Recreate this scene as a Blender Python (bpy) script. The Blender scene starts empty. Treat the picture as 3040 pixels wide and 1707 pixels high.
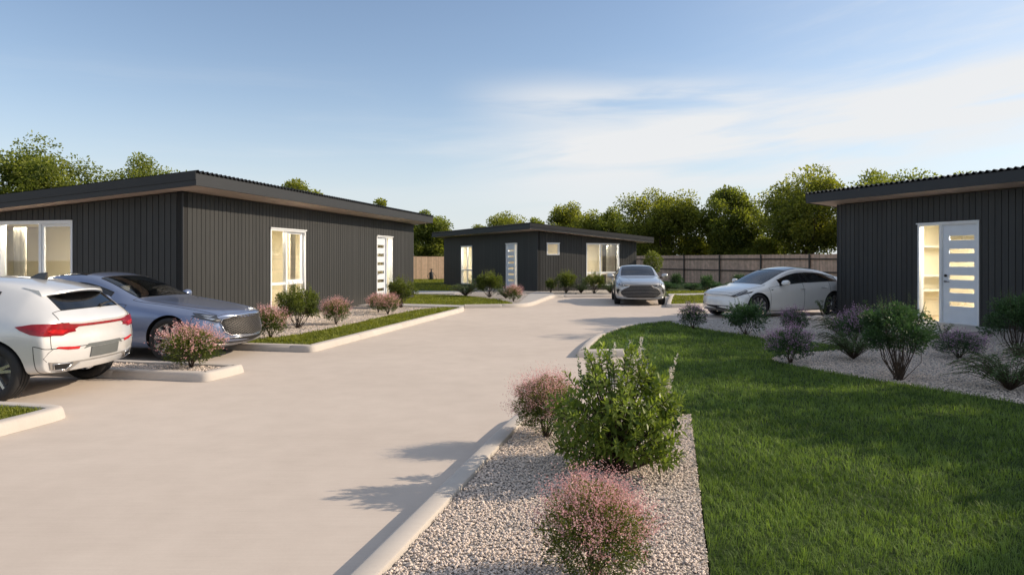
import bpy, bmesh, math, random
import numpy as np
from mathutils import Vector, Matrix
from mathutils.bvhtree import BVHTree

SC = bpy.context.scene
COL = SC.collection
R = math.radians

# ------------------------------------------------------------------ materials
def _nodes(name):
    m = bpy.data.materials.new(name)
    m.use_nodes = True
    nt = m.node_tree
    nt.nodes.clear()
    out = nt.nodes.new('ShaderNodeOutputMaterial')
    return m, nt, out

def N(nt, typ, **kw):
    n = nt.nodes.new(typ)
    for k, v in kw.items():
        if k.startswith('i_'):
            n.inputs[k[2:].replace('_', ' ')].default_value = v
        else:
            setattr(n, k, v)
    return n

def ramp(nt, fac, stops):
    r = nt.nodes.new('ShaderNodeValToRGB')
    e = r.color_ramp.elements
    while len(e) < len(stops):
        e.new(0.5)
    for k, (p, c) in enumerate(stops):
        e[k].position = p
        e[k].color = (c[0], c[1], c[2], 1) if len(c) >= 3 else (c[0],) * 3 + (1,)
    nt.links.new(fac, r.inputs[0])
    return r

def coords(nt, scale=(1, 1, 1), kind='Object'):
    tc = nt.nodes.new('ShaderNodeTexCoord')
    mp = nt.nodes.new('ShaderNodeMapping')
    mp.inputs['Scale'].default_value = scale
    nt.links.new(tc.outputs[kind], mp.inputs[0])
    return mp.outputs[0]

def noise(nt, vec, scale, detail=4, rough=.55):
    n = nt.nodes.new('ShaderNodeTexNoise')
    n.inputs['Scale'].default_value = scale
    n.inputs['Detail'].default_value = detail
    n.inputs['Roughness'].default_value = rough
    if vec is not None:
        nt.links.new(vec, n.inputs['Vector'])
    return n.outputs['Fac']

def bump(nt, h, strength=.3, dist=.01):
    b = nt.nodes.new('ShaderNodeBump')
    b.inputs['Strength'].default_value = strength
    b.inputs['Distance'].default_value = dist
    nt.links.new(h, b.inputs['Height'])
    return b.outputs['Normal']

def simple(name, c, rough=.5, metal=0., var=.08, nscale=8., coat=0., bmp=0., spec=.5, tone=False, coat_rough=.05):
    """principled surface whose colour wanders a little with noise; tone: a per-face value also shifts it"""
    m, nt, out = _nodes(name)
    p = N(nt, 'ShaderNodeBsdfPrincipled')
    v = coords(nt)
    n = noise(nt, v, nscale)
    lo = [max(0, x * (1 - var)) for x in c]
    hi = [min(1, x * (1 + var)) for x in c]
    r = ramp(nt, n, [(.3, lo), (.7, hi)])
    col = r.outputs[0]
    if tone:
        a = N(nt, 'ShaderNodeAttribute', attribute_name='tone')
        mx = N(nt, 'ShaderNodeMix', data_type='RGBA', blend_type='MULTIPLY')
        mx.inputs[0].default_value = 1
        nt.links.new(col, mx.inputs[6])
        tr = ramp(nt, a.outputs['Fac'], [(0, (.72,) * 3), (1, (1.0,) * 3)])
        nt.links.new(tr.outputs[0], mx.inputs[7])
        col = mx.outputs[2]
    nt.links.new(col, p.inputs['Base Color'])
    p.inputs['Roughness'].default_value = rough
    p.inputs['Metallic'].default_value = metal
    p.inputs['Coat Weight'].default_value = coat
    p.inputs['Coat Roughness'].default_value = coat_rough
    p.inputs['Specular IOR Level'].default_value = spec
    if bmp:
        nt.links.new(bump(nt, noise(nt, v, nscale * 6), bmp, .01), p.inputs['Normal'])
    nt.links.new(p.outputs[0], out.inputs[0])
    return m

def leafy(name, dark, light, trans=.35, rough=.5, spec=.35):
    """leaf surface: face tone picks dark..light, a part of the light passes through"""
    m, nt, out = _nodes(name)
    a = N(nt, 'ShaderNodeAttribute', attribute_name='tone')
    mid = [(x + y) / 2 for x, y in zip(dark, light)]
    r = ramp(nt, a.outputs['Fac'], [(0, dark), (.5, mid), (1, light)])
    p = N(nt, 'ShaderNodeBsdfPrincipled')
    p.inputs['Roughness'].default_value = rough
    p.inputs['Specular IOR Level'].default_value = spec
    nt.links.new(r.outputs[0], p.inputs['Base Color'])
    t = N(nt, 'ShaderNodeBsdfTranslucent')
    hs = N(nt, 'ShaderNodeHueSaturation')
    hs.inputs['Saturation'].default_value = 1.15
    hs.inputs['Value'].default_value = 1.5
    nt.links.new(r.outputs[0], hs.inputs['Color'])
    nt.links.new(hs.outputs[0], t.inputs['Color'])
    mx = N(nt, 'ShaderNodeMixShader')
    mx.inputs[0].default_value = trans
    nt.links.new(p.outputs[0], mx.inputs[1])
    nt.links.new(t.outputs[0], mx.inputs[2])
    nt.links.new(mx.outputs[0], out.inputs[0])
    return m

def glass(name, tint=(.8, .85, .85), through=.7, rough=.01, refl=1.5):
    """pane: fresnel reflection over clear or tinted transmission"""
    m, nt, out = _nodes(name)
    tr = N(nt, 'ShaderNodeBsdfTransparent')
    tr.inputs[0].default_value = tuple(x * through for x in tint) + (1,)
    gl = N(nt, 'ShaderNodeBsdfGlossy')
    gl.inputs['Roughness'].default_value = rough
    v = coords(nt)
    n = noise(nt, v, 3.0, 2)
    rr = ramp(nt, n, [(.3, (.86, .88, .9)), (.7, (.95, .96, .97))])
    nt.links.new(rr.outputs[0], gl.inputs['Color'])
    nt.links.new(bump(nt, noise(nt, v, .9, 1), .02, .02), gl.inputs['Normal'])
    lw = N(nt, 'ShaderNodeLayerWeight')
    pw = N(nt, 'ShaderNodeMath', operation='POWER'); pw.inputs[1].default_value = 5.
    nt.links.new(lw.outputs['Facing'], pw.inputs[0])
    fr = N(nt, 'ShaderNodeMath', operation='MULTIPLY_ADD'); fr.inputs[1].default_value = .9
    fr.inputs[2].default_value = 2 * ((refl - 1) / (refl + 1)) ** 2
    nt.links.new(pw.outputs[0], fr.inputs[0])
    mx = N(nt, 'ShaderNodeMixShader')
    nt.links.new(fr.outputs[0], mx.inputs[0])
    nt.links.new(tr.outputs[0], mx.inputs[1])
    nt.links.new(gl.outputs[0], mx.inputs[2])
    nt.links.new(mx.outputs[0], out.inputs[0])
    return m

def emissive(name, c, strength):
    m, nt, out = _nodes(name)
    e = N(nt, 'ShaderNodeEmission')
    n = noise(nt, coords(nt), 2.)
    r = ramp(nt, n, [(.3, [x * .95 for x in c]), (.7, c)])
    nt.links.new(r.outputs[0], e.inputs[0])
    e.inputs[1].default_value = strength
    nt.links.new(e.outputs[0], out.inputs[0])
    return m

# ------------------------------------------------------------------ objects
def link(o, parent=None):
    COL.objects.link(o)
    if parent is not None:
        o.parent = parent
    return o

def tag(o, label=None, cat=None, group=None, kind=None):
    if label: o['label'] = label
    if cat: o['category'] = cat
    if group: o['group'] = group
    if kind: o['kind'] = kind
    return o

def thing(name, label, cat, loc=(0, 0, 0), rz=0., group=None):
    o = bpy.data.objects.new(name, None)
    o.empty_display_size = .2
    o.location = loc
    o.rotation_euler = (0, 0, rz)
    link(o)
    return tag(o, label, cat, group)

def dup(o, loc=None, rz=None, scale=None, label=None, group=None):
    def cp(src, par):
        c = src.copy()
        COL.objects.link(c)
        if par is not None:
            c.parent = par
        for ch in list(src.children):
            cp(ch, c)
        return c
    r = cp(o, None)
    if loc is not None: r.location = loc
    if rz is not None: r.rotation_euler = (0, 0, rz)
    if scale is not None: r.scale = scale if hasattr(scale, '__len__') else (scale,) * 3
    if label: r['label'] = label
    if group: r['group'] = group
    return r

def np_mesh(name, verts, faces_flat, counts, mat, parent=None, tone=None, smooth=False, mats=None, mat_idx=None):
    """mesh from numpy arrays: verts (n,3), flat face indices, loop counts"""
    me = bpy.data.meshes.new(name)
    verts = np.asarray(verts, dtype=np.float32)
    faces_flat = np.asarray(faces_flat, dtype=np.int32)
    counts = np.asarray(counts, dtype=np.int32)
    me.vertices.add(len(verts))
    me.vertices.foreach_set('co', verts.ravel())
    me.loops.add(len(faces_flat))
    me.loops.foreach_set('vertex_index', faces_flat)
    me.polygons.add(len(counts))
    starts = np.zeros(len(counts), dtype=np.int32)
    starts[1:] = np.cumsum(counts)[:-1]
    me.polygons.foreach_set('loop_start', starts)
    if mat_idx is not None:
        me.polygons.foreach_set('material_index', np.asarray(mat_idx, dtype=np.int32))
    me.polygons.foreach_set('use_smooth', np.full(len(counts), bool(smooth)))
    if tone is not None:
        at = me.attributes.new('tone', 'FLOAT', 'FACE')
        at.data.foreach_set('value', np.asarray(tone, dtype=np.float32))
    me.update(calc_edges=True)
    me.validate()
    for mm in (mats or [mat]):
        me.materials.append(mm)
    return link(bpy.data.objects.new(name, me), parent)

class MB:
    """collects boxes, prisms, tubes and lathes, then links them as one mesh object"""
    def __init__(s):
        s.v = []; s.f = []; s.t = []; s.M = None; s.tone = .5
    def pt(s, p):
        p = Vector(p)
        s.v.append(tuple(s.M @ p) if s.M is not None else tuple(p))
        return len(s.v) - 1
    def face(s, ids):
        s.f.append(tuple(ids)); s.t.append(s.tone)
    def hexa(s, P):
        """8 corners: bottom loop 0-3, top loop 4-7"""
        i = [s.pt(p) for p in P]
        for q in ((0, 3, 2, 1), (4, 5, 6, 7), (0, 1, 5, 4), (1, 2, 6, 5), (2, 3, 7, 6), (3, 0, 4, 7)):
            s.face([i[k] for k in q])
    def box(s, x0, x1, y0, y1, z0, z1):
        s.hexa([(x0, y0, z0), (x1, y0, z0), (x1, y1, z0), (x0, y1, z0), (x0, y0, z1), (x1, y0, z1), (x1, y1, z1), (x0, y1, z1)])
    def bbox(s, x0, x1, y0, y1, z0, z1, b=.01):
        """box with bevelled vertical and top edges"""
        ring = lambda d, z: [(x0 + d, y0 + b, z), (x0 + b, y0 + d, z), (x1 - b, y0 + d, z), (x1 - d, y0 + b, z), (x1 - d, y1 - b, z), (x1 - b, y1 - d, z), (x0 + b, y1 - d, z), (x0 + d, y1 - b, z)]
        s.rings([ring(b, z0), ring(0, z0 + b), ring(0, z1 - b), ring(b, z1)])
    def rings(s, rs, caps=True, closed=True):
        ids = [[s.pt(p) for p in r] for r in rs]
        n = len(ids[0])
        for a, b in zip(ids, ids[1:]):
            for k in range(n if closed else n - 1):
                s.face((a[k], a[(k + 1) % n], b[(k + 1) % n], b[k]))
        if caps:
            s.face(ids[0][::-1]); s.face(ids[-1])
    def tube(s, path, r, n=6, caps=True, flat=1.):
        path = [Vector(p) for p in path]
        rs = []
        up0 = None
        for k, p in enumerate(path):
            d = (path[min(k + 1, len(path) - 1)] - path[max(k - 1, 0)])
            if d.length < 1e-9: d = Vector((0, 0, 1))
            d.normalize()
            up = up0 if up0 is not None else (Vector((0, 0, 1)) if abs(d.z) < .9 else Vector((1, 0, 0)))
            x = d.cross(up)
            if x.length < 1e-6: x = d.cross(Vector((0, 1, 0)))
            x.normalize(); y = x.cross(d); up0 = y
            rr = r[k] if hasattr(r, '__len__') else r
            rs.append([p + x * (rr * math.cos(2 * math.pi * j / n)) + y * (rr * flat * math.sin(2 * math.pi * j / n)) for j in range(n)])
        s.rings(rs, caps)
    def lathe(s, prof, n=24, axis='Z', caps=False):
        rs = []
        for rad, h in prof:
            ring = []
            for k in range(n):
                a = 2 * math.pi * k / n
                c, q = rad * math.cos(a), rad * math.sin(a)
                ring.append((c, q, h) if axis == 'Z' else ((c, h, q) if axis == 'Y' else (h, c, q)))
            rs.append(ring)
        s.rings(rs, caps)
    def poly(s, pts):
        s.face([s.pt(p) for p in pts])
    def extrude(s, pts, z0, z1):
        a = [s.pt((p[0], p[1], z0)) for p in pts]
        b = [s.pt((p[0], p[1], z1)) for p in pts]
        n = len(pts)
        for k in range(n):
            s.face((a[k], a[(k + 1) % n], b[(k + 1) % n], b[k]))
        s.face(a[::-1]); s.face(b)
    def build(s, name, mat, parent=None, smooth=False, angle=None, label=None, recalc=True):
        me = bpy.data.meshes.new(name)
        me.from_pydata(s.v, [], s.f)
        at = me.attributes.new('tone', 'FLOAT', 'FACE')
        at.data.foreach_set('value', np.asarray(s.t, dtype=np.float32))
        if recalc:
            bm = bmesh.new(); bm.from_mesh(me)
            bmesh.ops.recalc_face_normals(bm, faces=bm.faces[:])
            bm.to_mesh(me); bm.free()
        if smooth:
            me.polygons.foreach_set('use_smooth', np.ones(len(me.polygons), dtype=bool))
            if angle: me.set_sharp_from_angle(angle=R(angle))
        me.materials.append(mat)
        o = link(bpy.data.objects.new(name, me), parent)
        if label: o['label'] = label
        return o
# ------------------------------------------------------------------ camera, sky, sun
cam = bpy.data.cameras.new('camera')
cam.lens = 24.0; cam.sensor_width = 36.0; cam.shift_y = -0.0272
cam.clip_start = .05; cam.clip_end = 3000
cob = link(bpy.data.objects.new('camera', cam))
cob.location = (0, 0, 1.65); cob.rotation_euler = (R(90), 0, 0)
SC.camera = cob

SUN_AZ, SUN_EL = R(8), R(28)          # angle from +X towards +Y, height
w = bpy.data.worlds.new('World'); SC.world = w; w.use_nodes = True
nt = w.node_tree; nt.nodes.clear()
out = nt.nodes.new('ShaderNodeOutputWorld')
sky = N(nt, 'ShaderNodeTexSky', sky_type='NISHITA', sun_disc=False)
sky.sun_elevation = SUN_EL; sky.sun_rotation = math.pi / 2 - SUN_AZ
sky.air_density = 1.0; sky.dust_density = .6; sky.ozone_density = 2.2; sky.altitude = 50
SKY_STRENGTH = .15
def M2(op, a, b=None, c=None, clamp=False):
    n = nt.nodes.new('ShaderNodeMath'); n.operation = op; n.use_clamp = clamp
    for k, v in enumerate((a, b, c)):
        if v is None: continue
        if isinstance(v, (int, float)): n.inputs[k].default_value = v
        else: nt.links.new(v, n.inputs[k])
    return n.outputs[0]
tc = nt.nodes.new('ShaderNodeTexCoord')
sx = nt.nodes.new('ShaderNodeSeparateXYZ'); nt.links.new(tc.outputs['Generated'], sx.inputs[0])
az = M2('MULTIPLY', M2('ARCTAN2', sx.outputs[0], sx.outputs[1]), 180 / math.pi)
el = M2('MULTIPLY', M2('ARCSINE', sx.outputs[2]), 180 / math.pi)
def streak(seed, tilt, sc_along, sc_across, detail=6, rough=.62):
    """fibrous cirrus: noise drawn out along the wind, in azimuth / height"""
    al = M2('ADD', M2('MULTIPLY', az, sc_along), seed)
    ac = M2('MULTIPLY', M2('SUBTRACT', el, M2('MULTIPLY', az, tilt)), sc_across)
    cx = nt.nodes.new('ShaderNodeCombineXYZ')
    nt.links.new(al, cx.inputs[0]); nt.links.new(ac, cx.inputs[1])
    n = nt.nodes.new('ShaderNodeTexNoise'); n.inputs['Scale'].default_value = 1.
    n.inputs['Detail'].default_value = detail; n.inputs['Roughness'].default_value = rough
    n.inputs['Distortion'].default_value = .35
    nt.links.new(cx.outputs[0], n.inputs['Vector'])
    return n.outputs['Fac'], M2('SUBTRACT', el, M2('MULTIPLY', az, tilt))
def band(v, c, wlo, whi):
    """soft bell around c with different fall-off below and above"""
    d = M2('SUBTRACT', v, c)
    lo = M2('DIVIDE', M2('MINIMUM', d, 0.), wlo); hi = M2('DIVIDE', M2('MAXIMUM', d, 0.), whi)
    s = M2('ADD', M2('MULTIPLY', lo, lo), M2('MULTIPLY', hi, hi))
    return M2('POWER', 2.718, M2('MULTIPLY', s, -1.))
def step(v, a, b):
    mr = nt.nodes.new('ShaderNodeMapRange'); mr.interpolation_type = 'SMOOTHSTEP'
    mr.inputs[1].default_value = a; mr.inputs[2].default_value = b
    nt.links.new(v, mr.inputs[0]); return mr.outputs[0]
n1, e1 = streak(3.1, .10, .05, .42, 5, .52)
c1 = M2('MULTIPLY', M2('MULTIPLY', step(n1, .27, .56), band(e1, 8.2, 5.5, 2.1)), M2('MULTIPLY', step(az, -9., 8.), step(az, 75., 40.)))
n2, e2 = streak(11.7, -.02, .06, .45, 5, .52)
c2 = M2('MULTIPLY', M2('MULTIPLY', step(n2, .26, .60), band(e2, 13.2, 2.6, 1.5)), M2('MULTIPLY', step(az, -7., 5.), step(az, 27., 14.)))
n3, e3 = streak(27.2, .16, .05, .35, 5)
c3 = M2('MULTIPLY', M2('MULTIPLY', step(n3, .42, .75), band(e3, 12., 7., 8.)), step(az, 12., 40.))
n4, e4 = streak(41., .03, .03, .25, 5)
c4 = M2('MULTIPLY', M2('MULTIPLY', step(n4, .45, .75), band(e4, 9., 5., 5.)), .25)
haze = M2('MAXIMUM', M2('MULTIPLY', band(el, 0., 60., 8.5), .88), M2('MULTIPLY', M2('MULTIPLY', step(az, 8., 45.), step(az, 95., 60.)), .34))
cl = M2('ADD', M2('MULTIPLY', c1, .95), M2('MULTIPLY', c2, .72))
cl = M2('ADD', cl, M2('MULTIPLY', c3, .55))
cl = M2('ADD', cl, c4)
n5, e5 = streak(63., .0, .02, .05, 4)
fill_veil = M2('MULTIPLY', M2('MULTIPLY', step(n5, .25, .75), .62), M2('MAXIMUM', step(el, 24., 48.), step(M2('ABSOLUTE', az), 62., 95.)))  # unseen bright cloud overhead and behind the camera, added to fill the shade
cl = M2('ADD', cl, fill_veil)
cl = M2('MINIMUM', M2('MAXIMUM', cl, 0.), .93)
bg1 = nt.nodes.new('ShaderNodeBackground'); bg1.inputs[1].default_value = SKY_STRENGTH
hs = nt.nodes.new('ShaderNodeHueSaturation'); hs.inputs['Saturation'].default_value = .9; hs.inputs['Value'].default_value = 1.08
nt.links.new(sky.outputs[0], hs.inputs['Color'])
nt.links.new(hs.outputs[0], bg1.inputs[0])
bg2 = nt.nodes.new('ShaderNodeBackground'); bg2.inputs[0].default_value = (.74, .79, .83, 1); bg2.inputs[1].default_value = 1.
bg3 = nt.nodes.new('ShaderNodeBackground'); bg3.inputs[0].default_value = (.86, .865, .87, 1); bg3.inputs[1].default_value = 1.
m1 = nt.nodes.new('ShaderNodeMixShader'); m2 = nt.nodes.new('ShaderNodeMixShader')
nt.links.new(haze, m1.inputs[0]); nt.links.new(bg1.outputs[0], m1.inputs[1]); nt.links.new(bg2.outputs[0], m1.inputs[2])
nt.links.new(cl, m2.inputs[0]); nt.links.new(m1.outputs[0], m2.inputs[1]); nt.links.new(bg3.outputs[0], m2.inputs[2])
nt.links.new(m2.outputs[0], out.inputs[0])

sl = bpy.data.lights.new('sun', 'SUN'); sl.energy = 5.0; sl.angle = R(.55); sl.color = (1., .84, .65)
so = link(bpy.data.objects.new('sun', sl))
sdir = Vector((math.cos(SUN_EL) * math.cos(SUN_AZ), math.cos(SUN_EL) * math.sin(SUN_AZ), math.sin(SUN_EL)))
so.rotation_euler = (-sdir).to_track_quat('-Z', 'Y').to_euler()
so.location = sdir * 60
SC.view_settings.view_transform = 'Standard'; SC.view_settings.look = 'None'; SC.view_settings.exposure = 0
SC.render.engine = 'CYCLES'
SC.cycles.use_denoising = True
SC.cycles.max_bounces = 8; SC.cycles.transparent_max_bounces = 12; SC.cycles.transmission_bounces = 6
SC.cycles.caustics_reflective = False; SC.cycles.caustics_refractive = False
SC.cycles.sample_clamp_indirect = 6
# ------------------------------------------------------------------ cars: x forward, y left, z up
T_BODY, T_BON, T_FD, T_RD, T_BOOT, T_FB, T_RB, T_WS, T_RW, T_SW, T_QW, T_ROOF, T_ARCH, T_SILL, T_PIL = range(15)

def sect(s, cabin):
    x, zb, zbelt, ztop, wm, wbelt, wr, d8, k = s
    h = zbelt - zb
    P = [(0, zb), (.72 * wm, zb), (wm - .055, zb + .025), (wm - .02, zb + .17 * h + .03), (wm, zb + .52 * h), (wm - .004, zb + .83 * h), (wbelt, zbelt)]
    z8 = ztop - d8
    y7 = wbelt + .84 * (wr - wbelt) + .018
    z7 = zbelt + .84 * (z8 - zbelt)
    P += [(y7, z7), (wr - .03, z8 + .01), (wr * .52, ztop - d8 * .18), (0, ztop)]
    return [(x - k * (abs(y) / max(wm, .01)) ** 2.2, y, z) for y, z in P]

def shell(stations, tags, wheels, rake_f, rake_r, wr_arch, wm_out):
    bm = bmesh.new()
    NS = len(stations)
    rows = []
    for i, s in enumerate(stations):
        P = sect(s, True)
        rk = None
        if i == 0: rk = [r for r in rake_f]
        if i == 1: rk = [r * .45 for r in rake_f]
        if i == NS - 1: rk = [r for r in rake_r]
        if i == NS - 2: rk = [r * .45 for r in rake_r]
        if rk: P = [(p[0] + rk[j], p[1], p[2]) for j, p in enumerate(P)]
        rows.append(P)
    NJ = 11
    L = [[None] * NJ for _ in range(NS)]
    Rr = [[None] * NJ for _ in range(NS)]
    for i in range(NS):
        for j in range(NJ):
            p = rows[i][j]
            L[i][j] = bm.verts.new(p)
            Rr[i][j] = L[i][j] if j in (0, 10) else bm.verts.new((p[0], -p[1], p[2]))
    def code(i, j):
        c = T_BODY
        for cc, i0, i1, j0, j1 in tags:
            if i0 <= i < i1 and j0 <= j < j1: c = cc
        return c
    for i in range(NS - 1):
        for j in range(NJ - 1):
            c = code(i, j)
            f = bm.faces.new((L[i][j], L[i + 1][j], L[i + 1][j + 1], L[i][j + 1])); f.material_index = c
            f = bm.faces.new((Rr[i][j + 1], Rr[i + 1][j + 1], Rr[i + 1][j], Rr[i][j])); f.material_index = c
    for i, s, tg in ((0, 1, T_FB), (NS - 1, -1, T_RB)):
        k = stations[i][8]; wm = stations[i][4]
        def mid(j, q):
            p = rows[i][j]
            y = p[1] * q
            dx = -k * ((abs(y) / wm) ** 2.2) + k * ((abs(p[1]) / wm) ** 2.2)
            return bm.verts.new((p[0] + dx, y, p[2]))
        C = [L[i][0]] + [mid(j, 0) for j in range(1, 10)] + [L[i][10]]
        A = [None] + [mid(j, .5) for j in range(1, 10)] + [None]
        Bq = [None] + [bm.verts.new((v.co.x, -v.co.y, v.co.z)) for v in A[1:10]] + [None]
        for side, E, Q in ((1, L, A), (-1, Rr, Bq)):
            for j in range(NJ - 1):
                c = tg
                for cc, i0, i1, j0, j1 in tags:
                    if (i0 < 0 and s > 0 or i0 >= 900 and s < 0) and j0 <= j < j1: c = cc
                e0, e1 = E[i][j], E[i][j + 1]
                q0, q1 = Q[j], Q[j + 1]
                c0, c1 = C[j], C[j + 1]
                if j == 0: fs = [(e0, e1, q1), (e0, q1, c1)]
                elif j == NJ - 2: fs = [(e0, e1, q0), (q0, e1, c0)]
                else: fs = [(e0, e1, q1, q0), (q0, q1, c1, c0)]
                for f in fs:
                    ff = bm.faces.new(f); ff.material_index = c
    bmesh.ops.recalc_face_normals(bm, faces=bm.faces[:])
    me = bpy.data.meshes.new('shell_cage')
    bm.to_mesh(me); bm.free()
    slots = [bpy.data.materials.new('slot') for _ in range(15)]
    for sl in slots: me.materials.append(sl)
    o = bpy.data.objects.new('shell_cage', me); COL.objects.link(o)
    # wheel wells
    mb = MB()
    for wx, wz in wheels:
        for sd in (1, -1):
            ys = [sd * .52, sd * 1.2]
            rs = []
            for y in ys:
                rs.append([(wx + wr_arch * math.cos(a), y, wz + wr_arch * math.sin(a)) for a in [2 * math.pi * q / 48 for q in range(48)]])
            mb.rings(rs)
    cut = mb.build('well_cutter', slots[0])
    cut.data.materials.clear()
    for sl in slots: cut.data.materials.append(sl)
    cut.data.polygons.foreach_set('material_index', np.full(len(cut.data.polygons), T_ARCH, dtype=np.int32))
    ss = o.modifiers.new('s', 'SUBSURF'); ss.levels = 3; ss.render_levels = 3
    bo = o.modifiers.new('b', 'BOOLEAN'); bo.operation = 'DIFFERENCE'; bo.object = cut; bo.solver = 'EXACT'; bo.material_mode = 'INDEX'
    dg = bpy.context.evaluated_depsgraph_get()
    ev = bpy.data.meshes.new_from_object(o.evaluated_get(dg))
    for q in (o, cut):
        m_ = q.data
        bpy.data.objects.remove(q); bpy.data.meshes.remove(m_)
    return ev, slots

class Car:
    def __init__(s, name, label, loc, rz, spec, mats, group=None):
        s.root = thing(name, label, 'car', loc, rz, group)
        s.sp = spec; s.m = mats
        ev, slots = shell(spec['st'], spec['tags'], [(spec['xf'], spec['rw']), (spec['xr'], spec['rw'])], spec['rake_f'], spec['rake_r'], spec['rw'] + .045, .95)
        n = len(ev.vertices)
        co = np.empty(n * 3, dtype=np.float32); ev.vertices.foreach_get('co', co); co = co.reshape(-1, 3)
        polys = [tuple(p.vertices) for p in ev.polygons]
        mi = np.empty(len(polys), dtype=np.int32); ev.polygons.foreach_get('material_index', mi)
        s.bvh = BVHTree.FromPolygons([tuple(map(float, c)) for c in co], polys)
        cx = np.array([co[list(p), 0].mean() for p in polys])
        cy = np.array([co[list(p), 1].mean() for p in polys])
        keys = {}
        for k, p in enumerate(polys):
            c = int(mi[k])
            sd = 0
            if c in (T_FD, T_RD, T_SW, T_QW, T_ARCH, T_PIL, T_SILL): sd = 1 if cy[k] > 0 else -1
            if c == T_ARCH and cx[k] < 0: sd *= 2
            keys.setdefault((c, sd), []).append(k)
        names = {T_BODY: 'body', T_BON: 'bonnet', T_FD: 'door', T_RD: 'door', T_BOOT: spec.get('boot', 'boot_lid'), T_FB: 'bumper', T_RB: 'bumper', T_WS: 'windscreen',
                 T_RW: 'rear_window', T_SW: 'side_window', T_QW: 'side_window', T_ROOF: 'roof_panel', T_ARCH: 'wheel_arch', T_SILL: 'sill', T_PIL: 'pillar_trim'}
        pm = {T_WS: 'glass', T_RW: spec.get('rw_mat', 'dark_glass'), T_SW: 'side_glass', T_QW: 'side_glass', T_ROOF: 'roof', T_ARCH: 'black', T_SILL: spec.get('sill_mat', 'paint'), T_PIL: 'gloss_black'}
        s.part = {}
        edge_owner = {}
        for (c, sd), fl in sorted(keys.items()):
            used = sorted({v for k in fl for v in polys[k]})
            ix = {v: q for q, v in enumerate(used)}
            me = bpy.data.meshes.new(names[c])
            me.from_pydata([tuple(map(float, co[v])) for v in used], [], [tuple(ix[v] for v in polys[k]) for k in fl])
            me.polygons.foreach_set('use_smooth', np.ones(len(fl), dtype=bool))
            me.set_sharp_from_angle(angle=R(38))
            me.materials.append(mats[pm.get(c, 'paint')])
            par = s.root
            ob = bpy.data.objects.new(names[c], me)
            link(ob, par)
            s.part[(c, sd)] = ob
            for k in fl:
                p = polys[k]
                for a, b in zip(p, p[1:] + p[:1]):
                    edge_owner.setdefault((min(a, b), max(a, b)), set()).add((c, sd))
        # windows belong to their doors
        # panel gaps and window gaskets along the borders of the panels
        gl = {T_WS, T_RW, T_SW, T_QW, T_ROOF}
        seams = {'panel_gap': {}, 'window_seal': {}}
        for (a, b), own in edge_owner.items():
            cs = {q[0] for q in own}
            if len(cs) < 2 or T_ARCH in cs: continue
            which = 'window_seal' if cs & gl else 'panel_gap'
            if which == 'panel_gap' and not (cs & {T_BON, T_FD, T_RD, T_BOOT, T_FB, T_RB}): continue
            seams[which].setdefault(a, []).append(b); seams[which].setdefault(b, []).append(a)
        for which, adj in seams.items():
            mb = MB()
            rad = .0045 if which == 'panel_gap' else .0085
            seen = set()
            def walk(st, nx):
                path = [st, nx]; seen.add((min(st, nx), max(st, nx)))
                while True:
                    c = path[-1]
                    if len(adj[c]) != 2: break
                    nn = [q for q in adj[c] if (min(c, q), max(c, q)) not in seen]
                    if not nn: break
                    seen.add((min(c, nn[0]), max(c, nn[0]))); path.append(nn[0])
                return path
            starts = [v for v in adj if len(adj[v]) != 2] + list(adj)
            for v in starts:
                for q in adj[v]:
                    if (min(v, q), max(v, q)) in seen: continue
                    path = walk(v, q)
                    mb.tube([co[w] for w in path], rad, 4, caps=False)
            if mb.f: mb.build(which, mats['black' if which == 'panel_gap' else 'seal'], s.root, smooth=True)
        bpy.data.meshes.remove(ev)
        for sl in slots: bpy.data.materials.remove(sl)
        s.wheels()
        s.interior()
    # ---- surface helpers
    def ray(s, ax, a, b):
        if ax == 'F': o, d = (6, a, b), (-1, 0, 0)
        elif ax == 'B': o, d = (-6, a, b), (1, 0, 0)
        elif ax == 'L': o, d = (a, 4, b), (0, -1, 0)
        elif ax == 'R': o, d = (a, -4, b), (0, 1, 0)
        else: o, d = (a, b, 5), (0, 0, -1)
        loc, nor, _, _ = s.bvh.ray_cast(Vector(o), Vector(d))
        if loc is None:
            loc, nor, _, _ = s.bvh.find_nearest(Vector(o) + Vector(d) * (4.2 if ax in 'FB' else 3.1))
        if nor.dot(Vector(d)) > 0: nor = -nor
        return loc, nor
    def patch(s, name, poly, ax, mat, off=.006, res=.05, parent=None, depth=.02, label=None):
        bm = bmesh.new()
        f = bm.faces.new([bm.verts.new((p[0], p[1], 0)) for p in poly])
        bmesh.ops.triangulate(bm, faces=[f])
        xs = [p[0] for p in poly]; ys = [p[1] for p in poly]
        for lo, hi, nv in ((min(xs), max(xs), (1, 0, 0)), (min(ys), max(ys), (0, 1, 0))):
            k = max(1, int((hi - lo) / res))
            for q in range(1, k):
                c = lo + (hi - lo) * q / k
                bmesh.ops.bisect_plane(bm, geom=bm.verts[:] + bm.edges[:] + bm.faces[:], plane_co=(c * nv[0], c * nv[1], 0), plane_no=nv)
        bm.normal_update()
        bord = [e for e in bm.edges if e.is_boundary]
        hit = {}
        for v in bm.verts:
            hit[v] = s.ray(ax, v.co.x, v.co.y)
        for v, (l, n) in hit.items():
            v.co = l + n * off
        low = {}
        for e in bord:
            for v in e.verts:
                if v not in low:
                    l, n = hit[v]
                    low[v] = bm.verts.new(l - n * depth)
        for e in bord:
            a, b = e.verts
            bm.faces.new((a, b, low[b], low[a]))
        bmesh.ops.recalc_face_normals(bm, faces=bm.faces[:])
        me = bpy.data.meshes.new(name); bm.to_mesh(me); bm.free()
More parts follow.
